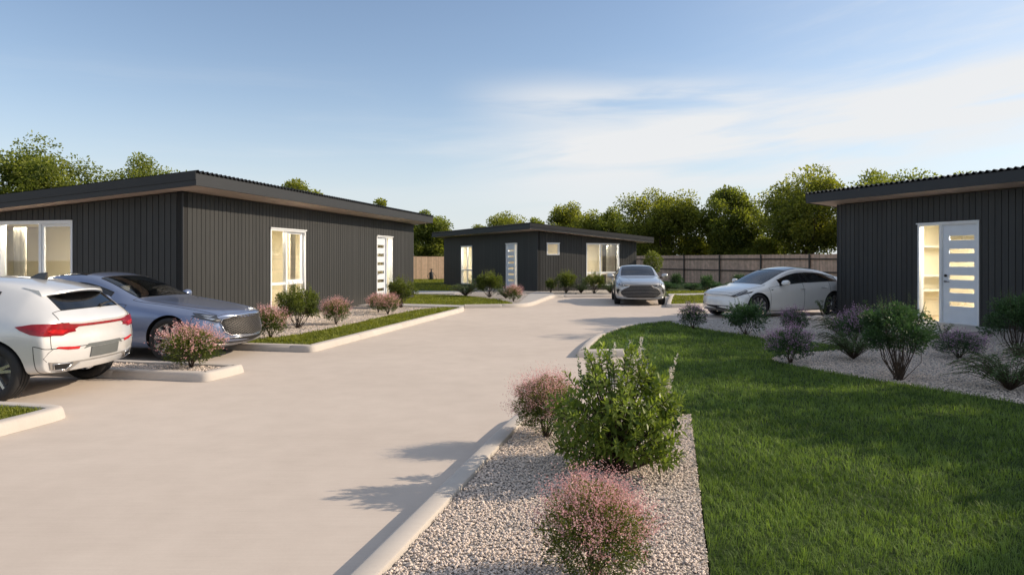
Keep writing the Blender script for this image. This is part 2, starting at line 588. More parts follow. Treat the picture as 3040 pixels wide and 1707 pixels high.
        me.polygons.foreach_set('use_smooth', np.ones(len(me.polygons), dtype=bool))
        me.set_sharp_from_angle(angle=R(40))
        me.materials.append(s.m[mat])
        o = link(bpy.data.objects.new(name, me), parent or s.root)
        if label: o['label'] = label
        return o
    def lines(s, name, paths, ax, mat, r=.006, off=.006, parent=None, n=5, step=.06, flat=1.):
        mb = MB()
        for path in paths:
            pts = []
            for p, q in zip(path, path[1:]):
                k = max(1, int(math.dist(p, q) / step))
                for t in range(k):
                    pts.append((p[0] + (q[0] - p[0]) * t / k, p[1] + (q[1] - p[1]) * t / k))
            pts.append(path[-1])
            P = []
            for a, b in pts:
                l, nn = s.ray(ax, a, b)
                P.append(l + nn * off)
            if len(P) > 1: mb.tube(P, r, n, flat=flat)
        return mb.build(name, s.m[mat], parent or s.root, smooth=True)
    # ---- wheels
    def wheels(s):
        sp = s.sp; r = sp['rw']; rr = r * sp.get('rimf', .73)
        def tyre():
            mb = MB()
            w = .11
            pr = [(rr - .012, -w * .8), (rr + .01, -w * .98), (r * .9, -w * 1.02), (r - .014, -w * .9), (r - .003, -w * .74)]
            for y in (-.45, 0., .45):
                pr += [(r, (y - .22) * w), (r, (y - .06) * w), (r - .009, (y - .05) * w), (r - .009, (y + .05) * w), (r, (y + .06) * w)]
            pr += [(r - .003, w * .74), (r - .014, w * .9), (r * .9, w * 1.02), (rr + .01, w * .98), (rr - .012, w * .8), (rr - .012, -w * .8)]
            mb.lathe(pr, 48, 'Y')
            return mb
        def rim():
            mb = MB()
            mb.lathe([(rr + .004, .1), (rr + .008, .088), (rr - .014, .075), (rr - .03, .02), (rr - .035, -.08)], 40, 'Y')
            mb.lathe([(.0, .07), (.03, .072), (.06, .066), (.075, .05), (.07, .02)], 20, 'Y')
            for k in range(5):
                a = 2 * math.pi * k / 5
                mb.M = Matrix.Rotation(a, 4, 'Y')
                mb.lathe([(.006, .078), (.006, .06)], 6, 'Y')
            ns = sp.get('spokes', 10)
            for k in range(ns):
                for tw in sp.get('twin', (0,)):
                    mb.M = Matrix.Rotation(2 * math.pi * (k + tw) / ns, 4, 'Y')
                    wi, wo = sp.get('spw', (.020, .026))
                    x0, x1 = .05, rr - .012
                    mb.hexa([(x0, .035, -wi), (x1, .055, -wo), (x1, .055, wo), (x0, .035, wi), (x0, .066, -wi * .7), (x1, .088, -wo * .75), (x1, .088, wo * .75), (x0, .066, wi * .7)])
            mb.M = None
            return mb
        def disc():
            mb = MB()
            mb.lathe([(0, -.02), (rr * .72, -.02), (rr * .74, -.03), (rr * .72, -.045), (0, -.045)], 28, 'Y')
            return mb
        proto = None
        for wx in (sp['xf'], sp['xr']):
            for sd in (1, -1):
                if proto is None:
                    hub = disc().build('wheel', s.m['steel'], s.root, smooth=True, angle=30)
                    tyre().build('tyre', s.m['rubber'], hub, smooth=True, angle=40)
                    rim().build('rim', s.m['rim'], hub, smooth=True, angle=35)
                    proto = hub; o = hub
                else:
                    o = dup(proto); o.parent = s.root
                o.location = (wx, sd * (sp['tw'] - .11), r)
                o.rotation_euler = (0, .3 * wx, 0 if sd > 0 else math.pi)
    def interior(s):
        sp = s.sp; m = s.m
        seat = None
        for x in sp['seats']:
            for sd in (1, -1):
                if seat is None:
                    mb = MB()
                    mb.bbox(-.25, .25, -.24, .24, .36, .56, .05)
                    mb.M = Matrix.Translation((-.24, 0, .50)) @ Matrix.Rotation(-.3, 4, 'Y')
                    mb.bbox(-.07, .07, -.23, .23, 0, .52, .05)
                    mb.bbox(-.045, .045, -.12, .12, .55, .70, .04)
                    mb.M = None
                    seat = mb.build('car_seat', m['seat'], s.root, smooth=True, angle=50); o = seat
                else:
                    o = seat.copy(); COL.objects.link(o); o.parent = s.root
                o.location = (x, sd * .36, 0.02)
        mb = MB()
        x0 = sp['dash']
        mb.bbox(x0 - .3, x0 + .3, -.66, .66, .55, sp['dashz'], .06)
        mb.bbox(-1.6, x0, -.62, .62, .28, .36, .03)
        mb.build('dashboard', m['cabin'], s.root, smooth=True, angle=40)
        mb = MB()
        ring = [(-.18 * .35 * math.sin(a), .18 * math.cos(a), .18 * math.sin(a)) for a in [2 * math.pi * q / 24 for q in range(25)]]
        mb.M = Matrix.Translation((x0 - .38, sp.get('drv', 1) * .36, sp['dashz'] - .02))
        mb.tube(ring, .016, 6)
        mb.tube([(0, 0, 0), (.2, 0, -.06)], .03, 6)
        mb.tube([(-.0, -.17, 0), (0, .17, 0)], .016, 6)
        mb.build('steering_wheel', m['cabin'], s.root, smooth=True)
    def mirrors(s, x, z, y, k=1., mat='paint'):
        for sd in (1, -1):
            mb = MB()
            rs = []
            for t, w, h in ((0, .6, .6), (.18, .92, .95), (.5, 1, 1), (.8, .93, .93), (1., .6, .65)):
                cx = x - .02 + .0
                yy = sd * (y + t * .2 * k)
                ring = []
                for q in range(12):
                    a = 2 * math.pi * q / 12
                    ring.append((cx + .075 * k * w * math.cos(a) - .03 * t, yy, z + .075 * k * h * math.sin(a) + .012 * t))
                rs.append(ring)
            mb.rings(rs)
            o = mb.build('wing_mirror', s.m[mat], s.root, smooth=True, angle=60)
            mb = MB()
            mb.tube([(x, sd * (y - .1), z - .06), (x, sd * (y + .06), z - .05)], .025, 6)
            mb.build('mirror_stalk', s.m['black'], o, smooth=True)
    def handles(s, spots, mat='paint', L=.11):
        for x, z, code in spots:
            for sd, ax in ((1, 'L'), (-1, 'R')):
                s.lines('door_handle', [[(x - L, z), (x + L, z + .006)]], ax, mat, r=.012, off=.016, n=6, parent=s.part.get((code, sd), s.root))
def poly_in(poly, a, b):
    c = False
    n = len(poly)
    for i in range(n):
        x0, y0 = poly[i]; x1, y1 = poly[(i + 1) % n]
        if (y0 > b) != (y1 > b) and a < (x1 - x0) * (b - y0) / (y1 - y0) + x0: c = not c
    return c

def clip_lines(poly, segs, step=.006):
    out = []
    for (a, b) in segs:
        L = math.dist(a, b); k = int(L / step)
        cur = []
        for t in range(k + 1):
            p = (a[0] + (b[0] - a[0]) * t / k, a[1] + (b[1] - a[1]) * t / k)
            if poly_in(poly, *p): cur.append(p)
            else:
                if len(cur) > 2: out.append([cur[0], cur[len(cur) // 2], cur[-1]])
                cur = []
        if len(cur) > 2: out.append([cur[0], cur[len(cur) // 2], cur[-1]])
    return out

def mir(poly): return [(-a, b) for a, b in poly][::-1]

def car_mats(prefix, paint, metal=.25, rough=.32, seat=(.5, .46, .4), flake=0.):
    d = {}
    m = simple(prefix + ' paint', paint, rough, metal, .03, 3., coat=1., coat_rough=.03)
    d['paint'] = m
    d['glass'] = glass(prefix + ' windscreen glass', (.75, .8, .82), .62, .01, 1.6)
    d['side_glass'] = glass(prefix + ' side glass', (.4, .45, .5), .5, .01, 1.6)
    d['dark_glass'] = glass(prefix + ' dark glass', (.3, .33, .36), .25, .01, 1.65)
    d['roof'] = simple(prefix + ' roof', (.012, .013, .016), .06, 0, .1, coat=1.)
    d['black'] = CM['black']; d['seal'] = CM['seal']; d['gloss_black'] = CM['gloss_black']; d['steel'] = CM['steel']
    d['rubber'] = CM['rubber']; d['rim'] = CM['rim']; d['cabin'] = CM['cabin']; d['chrome'] = CM['chrome']
    d['seat'] = simple(prefix + ' seat', seat, .6, 0, .05)
    d['lamp'] = CM['lamp']; d['lens'] = CM['lens']; d['red'] = CM['red']; d['bright_red'] = CM['bright_red']; d['plate'] = CM['plate']; d['silver'] = CM['silver']
    d['led'] = CM['led']; d['mesh'] = CM['mesh']
    return d

CM = dict(
    black=simple('black plastic', (.012, .012, .013), .6, 0, .2, 20),
    seal=simple('window rubber', (.008, .008, .009), .35, 0, .2, 20),
    gloss_black=simple('gloss black trim', (.01, .01, .012), .08, 0, .1, coat=1.),
    steel=simple('brake steel', (.22, .22, .23), .45, .8, .15, 12),
    rubber=simple('tyre rubber', (.016, .016, .017), .72, 0, .25, 14, bmp=.2),
    rim=simple('alloy rim', (.55, .56, .58), .25, .85, .08, 9),
    cabin=simple('cabin plastic', (.03, .03, .032), .6, 0, .15, 9),
    chrome=simple('bright trim', (.75, .76, .78), .14, 1., .05, 9),
    lamp=simple('lamp reflector', (.55, .57, .6), .15, .9, .2, 40),
    lens=simple('lamp lens', (.03, .035, .045), .05, 0, .1, coat=1.),
    led=simple('daytime lamp strip', (.85, .88, .92), .2, .2, .04),
    red=simple('red lamp lens', (.26, .006, .012), .22, 0, .25, 18, coat=.25),
    bright_red=simple('red reflector', (.5, .012, .015), .25, 0, .2, 18, coat=.25),
    plate=simple('grey plate', (.12, .13, .13), .5, 0, .06, 9),
    mesh=simple('grille mesh metal', (.13, .12, .11), .45, .6, .1, 9),
    silver=simple('satin silver trim', (.42, .40, .38), .35, .6, .06, 9),
)

Z0 = [0] * 11

# ---- white hatchback, seen from behind
def white_hatch(loc, rz, label):
    st = [  # x, zb, zbelt, ztop, wm, wbelt, wr, d8, k
        (2.16, .26, .62, .70, .74, .66, .42, .02, .24),
        (2.10, .22, .70, .78, .83, .76, .50, .02, .24),
        (1.80, .20, .78, .88, .88, .82, .58, .02, .14),
        (1.30, .20, .86, .96, .905, .85, .66, .02, .10),
        (.98, .20, .90, 1.00, .905, .85, .68, .02, .12),   # 4 cowl
        (.62, .20, .925, 1.20, .905, .845, .66, .03, .12),
        (.18, .20, .945, 1.42, .905, .84, .60, .045, .08),  # 6 header
        (-.22, .20, .955, 1.455, .905, .84, .60, .045, .03),
        (-.30, .20, .955, 1.458, .905, .84, .60, .045, .03),  # 8 B pillar
        (-.95, .20, .985, 1.438, .91, .84, .585, .045, 0),
        (-1.28, .20, 1.01, 1.405, .912, .83, .565, .045, -.02),  # 10
        (-1.58, .24, 1.02, 1.345, .905, .805, .545, .045, -.05),  # 11 roof end
        (-1.68, .28, 1.02, 1.295, .897, .795, .54, .04, -.08),   # 12 under spoiler
        (-2.00, .30, .965, 1.01, .875, .77, .59, .012, -.14),  # 13 window foot
        (-2.09, .31, .91, .945, .858, .77, .60, .01, -.17),
        (-2.13, .32, .86, .895, .835, .76, .58, .01, -.18)]
    tags = [(T_BON, 1, 4, 7, 10), (T_WS, 4, 6, 8, 10), (T_SW, 5, 7, 6, 7), (T_PIL, 7, 8, 6, 7), (T_QW, 8, 10, 6, 7), (T_SW, 4, 5, 6, 6),
            (T_FD, 4, 7, 2, 6), (T_RD, 7, 9, 2, 6), (T_RW, 12, 13, 8, 10), (T_BOOT, 13, 15, 7, 10), (T_BOOT, 900, 900, 4, 10),
            (T_RB, 13, 15, 0, 4), (T_FB, 0, 2, 0, 6), (T_SILL, 3, 11, 1, 2)]
    sp = dict(st=st, tags=tags, xf=1.36, xr=-1.33, rw=.345, tw=.895, rake_f=[-.1, -.08, -.05, -.02, 0, -.03, -.08, -.1, -.1, -.1, -.1],
              rake_r=[.14, .12, .06, .02, -.015, .03, .03, .03, .03, .03, .03], seats=(.1, -.75), dash=.85, dashz=.93, spokes=5, twin=(-.12, .12), boot='tailgate', spw=(.03, .02), rimf=.72)
    m = car_mats('white hatch', (.70, .70, .695), .22, .28, seat=(.06, .06, .065))
    c = Car('hatchback_car', label, loc, rz, sp, m)
    # roof spoiler over the rear window
    mb = MB()
    rs = []
    for t in [q / 12 for q in range(13)]:
        y = -.56 + 1.12 * t
        u = abs(2 * t - 1)
        xr_ = -1.86 + .17 * u ** 2.4
        zt = 1.352 - .055 * u ** 2
        rs.append([(-1.46, y, zt + .014), (-1.66, y, zt - .022), (xr_, y, zt - .07), (xr_ - .006, y, zt - .088), (xr_ + .02, y, zt - .104), (-1.66, y, zt - .07)])
    mb.rings(rs)
    sp_ = mb.build('roof_spoiler', m['paint'], c.root, smooth=True, angle=40)
    c.lines('brake_light', [[(-.2, 1.262), (.2, 1.262)]], 'B', 'red', r=.008, off=.004, parent=sp_)
    # light bar and tail lamps
    lamp = [(a, b - .035) for a, b in ((.40, .905), (.62, .925), (.80, .93), (.868, .90), (.86, .86), (.78, .80), (.62, .785), (.52, .82), (.42, .872))]
    for sd, pl in ((1, lamp), (-1, mir(lamp))):
        o = c.patch('tail_light', pl, 'B', 'red', off=.012, res=.035, depth=.03)
        inner = [(sd * a, b - .035) for a, b in ((.56, .845), (.74, .865), (.80, .85), (.74, .815), (.62, .805))]
        c.patch('lamp_element', inner if sd > 0 else inner[::-1], 'B', 'bright_red', off=.017, res=.04, parent=o, depth=.0)
        sl = [(.80, .93), (1., .93)]
        side = [(a, b - .035) for a, b in ((-1.62, .905), (-1.80, .93), (-2.02, .93), (-2.04, .82), (-1.95, .79), (-1.80, .815), (-1.68, .865))]
        c.patch('lamp_wrap', side, 'L' if sd > 0 else 'R', 'red', off=.011, res=.035, depth=.02, parent=o)
    c.patch('light_bar', [(-.42, .870), (.42, .870), (.44, .841), (-.44, .841)], 'B', 'red', off=.012, res=.04)
    for sd in (1, -1):
        pl = [(.42, .60), (.70, .625), (.72, .61), (.58, .58), (.44, .573)]
        c.patch('reflector', pl if sd > 0 else mir(pl), 'B', 'bright_red', off=.008, res=.05)
    pl = [(-.36, .56), (-.30, .595), (.30, .595), (.36, .56), (.27, .53), (.24, .40), (-.24, .40), (-.27, .53)]
    o = c.patch('plate_recess', [(-.37, .565), (-.30, .62), (.30, .62), (.37, .565), (.29, .58), (-.29, .58)], 'B', 'plate', off=.006, res=.05)
    c.patch('licence_plate', [(-.26, .575), (.26, .575), (.26, .455), (-.26, .455)], 'B', 'plate', off=.014, res=.1)
    dif = [(-.78, .455), (-.60, .43), (.60, .43), (.78, .455), (.74, .37), (.58, .335), (-.58, .335), (-.74, .37)]
    d = c.patch('diffuser', dif, 'B', 'silver', off=.012, res=.05, depth=.03)
    c.patch('diffuser_centre', [(-.40, .41), (.40, .41), (.48, .338), (-.48, .338)], 'B', 'paint', off=.022, res=.06, parent=d)
    for sd in (1, -1):
        pl = [(.50, .42), (.73, .43), (.70, .365), (.55, .35)]
        ex = c.patch('exhaust_trim', pl if sd > 0 else mir(pl), 'B', 'black', off=.018, res=.05, parent=d)
        c.lines('exhaust_rim', [[(sd * a, b) for a, b in pl + pl[:1]]], 'B', 'chrome', r=.007, off=.02, parent=d)
    # creases of the bumper
    for sd in (1, -1):
        pth = [(sd * .80, .46), (sd * .835, .50), (sd * .80, .56), (sd * .74, .61)]
        c.lines('bumper_crease', [pth], 'B', 'black', r=.003, off=.001)
    # wiper, fin, mirrors, handles
    mb = MB()
    l, n = c.ray('B', -.12, 1.05)
    l2, n2 = c.ray('B', -.42, 1.07)
    mb.tube([l + n * .02, (l + l2) / 2 + n * .045, l2 + n2 * .025], [.016, .012, .007], 6)
    mb.tube([l, l + n * .035], .022, 8)
    mb.build('rear_wiper', m['black'], c.root, smooth=True)
    mb = MB()
    mb.rings([[(-1.08, -.03, 1.40), (-1.08, .03, 1.40), (-1.32, .035, 1.375), (-1.32, -.035, 1.375)], [(-1.24, -.008, 1.475), (-1.24, .008, 1.475), (-1.34, .008, 1.485), (-1.34, -.008, 1.485)]])
    mb.build('roof_antenna', m['gloss_black'], c.root)
    c.mirrors(.72, .98, .90)
    c.handles([(-.1, .83, T_FD), (-.82, .85, T_RD)])
    c.patch('headlight', [(.5, .66), (.72, .72), (.70, .64), (.52, .61)], 'F', 'lens', res=.05)
    c.patch('headlight', mir([(.5, .66), (.72, .72), (.70, .64), (.52, .61)]), 'F', 'lens', res=.05)
    return c

# ---- blue saloon, bonnet towards the road
def blue_saloon(loc, rz, label):
    st = [
        (2.44, .27, .62, .69, .70, .62, .42, .012, .30),
        (2.38, .22, .675, .76, .82, .72, .50, .015, .30),
        (2.10, .19, .745, .835, .885, .79, .56, .02, .20),
        (1.62, .18, .82, .905, .925, .84, .62, .025, .10),
        (1.15, .18, .88, .965, .925, .855, .66, .025, .10),
        (.80, .18, .915, 1.00, .925, .855, .69, .025, .15),  # 5 cowl
        (.42, .18, .935, 1.19, .925, .85, .65, .03, .14),
        (-.10, .18, .95, 1.395, .925, .845, .58, .045, .08),  # 7 header
        (-.44, .18, .955, 1.43, .925, .84, .57, .05, .02),
        (-.52, .18, .957, 1.433, .925, .84, .57, .05, .01),  # 9 B pillar
        (-.98, .18, .965, 1.415, .925, .835, .57, .045, -.02),
        (-1.32, .18, .985, 1.365, .928, .83, .575, .045, -.06),  # 11 rear header
        (-1.72, .19, 1.00, 1.20, .92, .815, .60, .03, -.10),
        (-2.04, .21, 1.00, 1.06, .90, .79, .64, .015, -.13),   # 13 deck
        (-2.34, .24, .96, 1.035, .86, .76, .60, .01, -.18),
        (-2.42, .28, .88, .95, .80, .72, .55, .01, -.2)]
    tags = [(T_BON, 1, 5, 7, 10), (T_WS, 5, 7, 8, 10), (T_SW, 6, 8, 6, 7), (T_PIL, 8, 9, 6, 7), (T_QW, 9, 11, 6, 7), (T_ROOF, 8, 10, 8, 10),
            (T_FD, 5, 8, 2, 6), (T_RD, 8, 11, 2, 6), (T_RW, 11, 13, 8, 10), (T_BOOT, 13, 15, 7, 10), (T_FB, 0, 2, 0, 6), (T_RB, 14, 16, 0, 6), (T_SILL, 4, 12, 1, 2)]
    sp = dict(st=st, tags=tags, xf=1.50, xr=-1.36, rw=.355, tw=.915, rake_f=[-.16, -.12, -.04, .0, .0, -.02, -.06, -.07, -.07, -.06, -.06],
              rake_r=[.1, .08, .04, 0, 0, 0, .02, .03, .03, .03, .03], seats=(.02, -.85), dash=.72, dashz=.94, spokes=10, twin=(0,), spw=(.015, .034), rimf=.76, drv=-1)
    m = car_mats('blue saloon', (.185, .235, .37), .5, .28, seat=(.62, .56, .46))
    m['cabin'] = simple('saloon light cabin', (.16, .145, .12), .6, 0, .1)
    c = Car('saloon_car', label, loc, rz, sp, m)
    g = [(-.55, .60), (-.52, .675), (-.34, .712), (0, .722), (.34, .712), (.52, .675), (.55, .60), (.51, .47), (.42, .405), (0, .378), (-.42, .405), (-.51, .47)]
    gr = c.patch('grille', g, 'F', 'black', off=.004, res=.05)
    segs = []
    for k in range(-18, 19):
        y = k * .078
        segs += [((y - .42, .35), (y + .42, .75)), ((y - .42, .75), (y + .42, .35))]
    c.lines('grille_mesh', clip_lines(g, segs), 'F', 'mesh', r=.0052, off=.012, parent=gr, n=4)
    c.lines('grille_surround', [g + g[:1]], 'F', 'chrome', r=.010, off=.008, parent=gr)
    for sd in (1, -1):
        hl = [(.50, .655), (.60, .69), (.76, .745), (.80, .74), (.78, .69), (.70, .655), (.58, .625)]
        o = c.patch('headlight', hl if sd > 0 else mir(hl), 'F', 'lens', off=.008, res=.035)
        il = [(.53, .655), (.66, .69), (.74, .715), (.72, .685), (.60, .645)]
        c.patch('lamp_element', il if sd > 0 else mir(il), 'F', 'lamp', off=.012, res=.03, parent=o, depth=0)
        side = [(2.16, .735), (1.93, .775), (1.84, .78), (1.94, .735), (2.1, .69), (2.2, .67)]
        c.patch('lamp_wrap', side if sd > 0 else side[::-1], 'L' if sd > 0 else 'R', 'lens', off=.008, res=.035, parent=o)
        c.patch('lamp_wrap', [(2.14, .725), (1.95, .755), (2.1, .705)], 'L' if sd > 0 else 'R', 'lamp', off=.012, res=.035, parent=o, depth=0)
    low = [(-.74, .325), (-.55, .36), (.55, .36), (.74, .325), (.66, .285), (-.66, .285)]
    lo = c.patch('lower_intake', low, 'F', 'black', off=.006, res=.06)
    c.lines('bumper_blade', [[(-.78, .27), (-.5, .262), (0, .26), (.5, .262), (.78, .27)]], 'F', 'silver', r=.016, off=.008, parent=lo)
    c.lines('intake_trim', [[(-.74, .33), (-.55, .365), (.55, .365), (.74, .33)]], 'F', 'chrome', r=.006, off=.008, parent=lo)
    c.lines('bonnet_crease', [[(1.0, .52), (1.9, .42), (2.28, .40)], [(1.0, -.52), (1.9, -.42), (2.28, -.40)]], 'T', 'paint', r=.007, off=.0, flat=.5)
    c.lines('window_trim', [[(.35, .972), (-.5, .985), (-1.3, 1.01)]], 'L', 'chrome', r=.006, off=.004)
    c.lines('window_trim', [[(.35, .972), (-.5, .985), (-1.3, 1.01)]], 'R', 'chrome', r=.006, off=.004)
    c.mirrors(.42, 1.0, .90, 1.05)
    c.handles([(-.3, .82, T_FD), (-1.1, .85, T_RD)], 'chrome')
    mb = MB()
    for y in (-.1, .42):
        l, n = c.ray('T', .72, y); l2, n2 = c.ray('T', .60, y + .5 * (1 if y < 0 else -.95))
        mb.tube([l + n * .012, (l + l2) / 2 + n * .015, l2 + n2 * .012], .007, 5)
    mb.build('wiper', m['black'], c.root)
    return c

# ---- silver saloon, seen head on
def silver_saloon(loc, rz, label):
    st = [
        (2.46, .26, .66, .745, .76, .70, .48, .015, .26),
        (2.40, .21, .72, .80, .86, .80, .56, .015, .26),
        (2.12, .19, .79, .875, .905, .85, .62, .02, .17),
        (1.62, .18, .86, .945, .925, .865, .66, .02, .10),
        (1.15, .18, .91, 1.00, .925, .865, .68, .02, .10),
        (.84, .18, .94, 1.03, .925, .86, .71, .025, .15),  # 5 cowl
        (.46, .18, .955, 1.22, .925, .855, .68, .03, .14),
        (-.02, .18, .965, 1.415, .925, .85, .62, .045, .08),  # 7 header
        (-.42, .18, .97, 1.445, .925, .85, .61, .05, .02),
        (-.50, .18, .97, 1.447, .925, .85, .61, .05, .01),
        (-1.00, .18, .98, 1.43, .925, .845, .605, .045, -.02),
        (-1.40, .18, .995, 1.375, .925, .84, .60, .045, -.06),
        (-1.85, .19, 1.01, 1.19, .92, .825, .62, .03, -.10),
        (-2.10, .21, 1.01, 1.09, .90, .80, .65, .015, -.13),
        (-2.38, .24, .97, 1.06, .87, .77, .62, .01, -.16),
        (-2.46, .28, .90, .98, .82, .74, .58, .01, -.18)]
    tags = [(T_BON, 1, 5, 7, 10), (T_WS, 5, 7, 8, 10), (T_SW, 6, 8, 6, 7), (T_PIL, 8, 9, 6, 7), (T_QW, 9, 11, 6, 7),
            (T_FD, 5, 8, 2, 6), (T_RD, 8, 11, 2, 6), (T_RW, 11, 13, 8, 10), (T_BOOT, 13, 15, 7, 10), (T_FB, 0, 2, 0, 6), (T_RB, 14, 16, 0, 6), (T_SILL, 4, 12, 1, 2)]
    sp = dict(st=st, tags=tags, xf=1.50, xr=-1.37, rw=.34, tw=.915, rake_f=[-.10, -.06, -.02, .0, .0, -.02, -.05, -.07, -.07, -.06, -.06],
              rake_r=[.1, .08, .04, 0, 0, 0, .02, .03, .03, .03, .03], seats=(.02, -.9), dash=.74, dashz=.97, spokes=10, rimf=.74)
    m = car_mats('silver saloon', (.50, .50, .50), .65, .3, seat=(.2, .19, .17))
    m['glass'] = glass('silver saloon windscreen', (.45, .5, .55), .45, .01, 1.7)
    c = Car('saloon_car', label, loc, rz, sp, m)
    g = [(-.42, .66), (-.38, .72), (.38, .72), (.42, .66), (.58, .60), (.69, .52), (.71, .43), (.60, .325), (.46, .285), (-.46, .285), (-.60, .325), (-.71, .43), (-.69, .52), (-.58, .60)]
    gr = c.patch('grille', g, 'F', 'black', off=.006, res=.05)
    bars = [((-.75, z), (.75, z)) for z in (.34, .39, .44, .49, .54, .59, .64, .685)]
    c.lines('grille_bar', clip_lines(g, bars), 'F', 'silver', r=.0045, off=.012, parent=gr, step=.05)
    c.lines('grille_surround', [g + g[:1]], 'F', 'silver', r=.007, off=.008, parent=gr)
    for sd in (1, -1):
        hl = [(.42, .685), (.50, .715), (.80, .80), (.845, .80), (.82, .74), (.66, .70)]
        o = c.patch('headlight', hl if sd > 0 else mir(hl), 'F', 'lens', off=.008, res=.035)
        for q in range(3):
            a = .58 + q * .085
            il = [(a, .70 + .026 * q), (a + .055, .712 + .028 * q), (a + .06, .745 + .024 * q), (a + .015, .735 + .02 * q)]
            c.patch('lamp_element', il if sd > 0 else mir(il), 'F', 'led', off=.012, res=.05, parent=o, depth=0)
        ci = [(.735, .56), (.80, .60), (.855, .56), (.84, .46), (.80, .40), (.79, .48)]
        c.patch('side_intake', ci if sd > 0 else mir(ci), 'F', 'black', off=.006, res=.04)
        c.lines('bonnet_crease', [[(1.1, sd * .50), (2.0, sd * .36), (2.38, sd * .32)]], 'T', 'paint', r=.008, off=0, flat=.5)
    c.lines('bumper_blade', [[(-.8, .30), (-.6, .262), (0, .25), (.6, .262), (.8, .30)]], 'F', 'paint', r=.022, off=.012)
    c.lines('bumper_vent', [[(-.6, .225), (.6, .225)]], 'F', 'black', r=.016, off=.004)
    c.mirrors(.50, 1.02, .915, 1.15)
    c.handles([(-.3, .84, T_FD), (-1.12, .86, T_RD)], 'chrome')
    return c

# ---- white electric car with a smooth nose
def white_electric(loc, rz, label):
    st = [
        (2.34, .25, .60, .665, .72, .64, .42, .015, .30),
        (2.28, .20, .66, .735, .83, .74, .50, .02, .30),
        (2.00, .17, .735, .82, .89, .80, .58, .025, .20),
        (1.52, .16, .815, .90, .92, .845, .64, .03, .10),
        (1.18, .16, .865, .945, .92, .855, .67, .03, .12),   # 4 cowl
        (.72, .16, .905, 1.16, .92, .85, .66, .035, .14),
        (.20, .16, .93, 1.37, .92, .845, .60, .045, .10),   # 6 header
        (-.26, .16, .945, 1.438, .92, .84, .585, .05, .02),
        (-.36, .16, .947, 1.44, .92, .84, .585, .05, .01),  # 8 B pillar
        (-.90, .16, .965, 1.42, .92, .835, .58, .05, -.02),
        (-1.32, .16, .99, 1.345, .925, .83, .58, .045, -.05),  # 10
        (-1.70, .17, 1.02, 1.215, .922, .82, .60, .035, -.08),
        (-2.02, .19, 1.035, 1.115, .90, .79, .63, .02, -.12),
        (-2.26, .22, 1.0, 1.085, .86, .75, .60, .01, -.16),
        (-2.34, .27, .90, .98, .80, .71, .55, .01, -.2)]
    tags = [(T_BON, 1, 4, 7, 10), (T_WS, 4, 6, 8, 10), (T_SW, 5, 7, 6, 7), (T_PIL, 7, 8, 6, 7), (T_QW, 8, 11, 6, 7), (T_ROOF, 6, 9, 8, 10),
            (T_FD, 4, 7, 2, 6), (T_RD, 7, 10, 2, 6), (T_RW, 9, 12, 8, 10), (T_BOOT, 12, 14, 7, 10), (T_FB, 0, 2, 0, 6), (T_RB, 13, 15, 0, 6), (T_SILL, 3, 11, 1, 2)]
    sp = dict(st=st, tags=tags, xf=1.46, xr=-1.42, rw=.345, tw=.91, rake_f=[-.14, -.10, -.04, 0, 0, -.02, -.05, -.06, -.06, -.05, -.05],
              rake_r=[.1, .08, .04, 0, 0, 0, .02, .03, .03, .03, .03], seats=(.1, -.8), dash=.88, dashz=.90, spokes=10, twin=(-.1, .1), spw=(.010, .016), rimf=.78)
    m = car_mats('white electric', (.78, .78, .77), .08, .28, seat=(.55, .54, .5))
    c = Car('electric_car', label, loc, rz, sp, m)
    low = [(-.58, .335), (-.46, .37), (.46, .37), (.58, .335), (.50, .262), (-.50, .262)]
    c.patch('lower_intake', low, 'F', 'black', off=.006, res=.06)
    c.lines('bumper_lip', [[(-.74, .235), (0, .222), (.74, .235)]], 'F', 'black', r=.014, off=.002)
    for sd in (1, -1):
        hl = [(.50, .625), (.60, .66), (.74, .715), (.82, .77), (.84, .72), (.74, .655), (.60, .61)]
        o = c.patch('headlight', hl if sd > 0 else mir(hl), 'F', 'lens', off=.007, res=.035)
        side = [(2.13, .655), (1.96, .735), (1.74, .80), (1.72, .775), (1.9, .70), (2.06, .64)]
        c.patch('lamp_wrap', side if sd > 0 else side[::-1], 'L' if sd > 0 else 'R', 'lens', off=.007, res=.035, parent=o)
        c.lines('lamp_strip', [[(2.06, .655), (1.92, .725), (1.76, .785)]], 'L' if sd > 0 else 'R', 'led', r=.006, off=.01, parent=o)
        fg = [(.66, .40), (.74, .44), (.75, .37), (.68, .34)]
        c.patch('fog_lamp', fg if sd > 0 else mir(fg), 'F', 'black', off=.005, res=.05)
        c.patch('side_camera', [(1.02, .80), (.93, .815), (.95, .785)] if sd > 0 else [(.95, .785), (.93, .815), (1.02, .80)], 'L' if sd > 0 else 'R', 'black', off=.006, res=.05)
    c.mirrors(.62, .985, .90, 1.05)
    c.handles([(-.16, .80, T_FD), (-1.0, .83, T_RD)], 'chrome', .1)
    return c
# ------------------------------------------------------------------ ground, driveway, kerbs, beds, lawns
rng = np.random.default_rng(7)

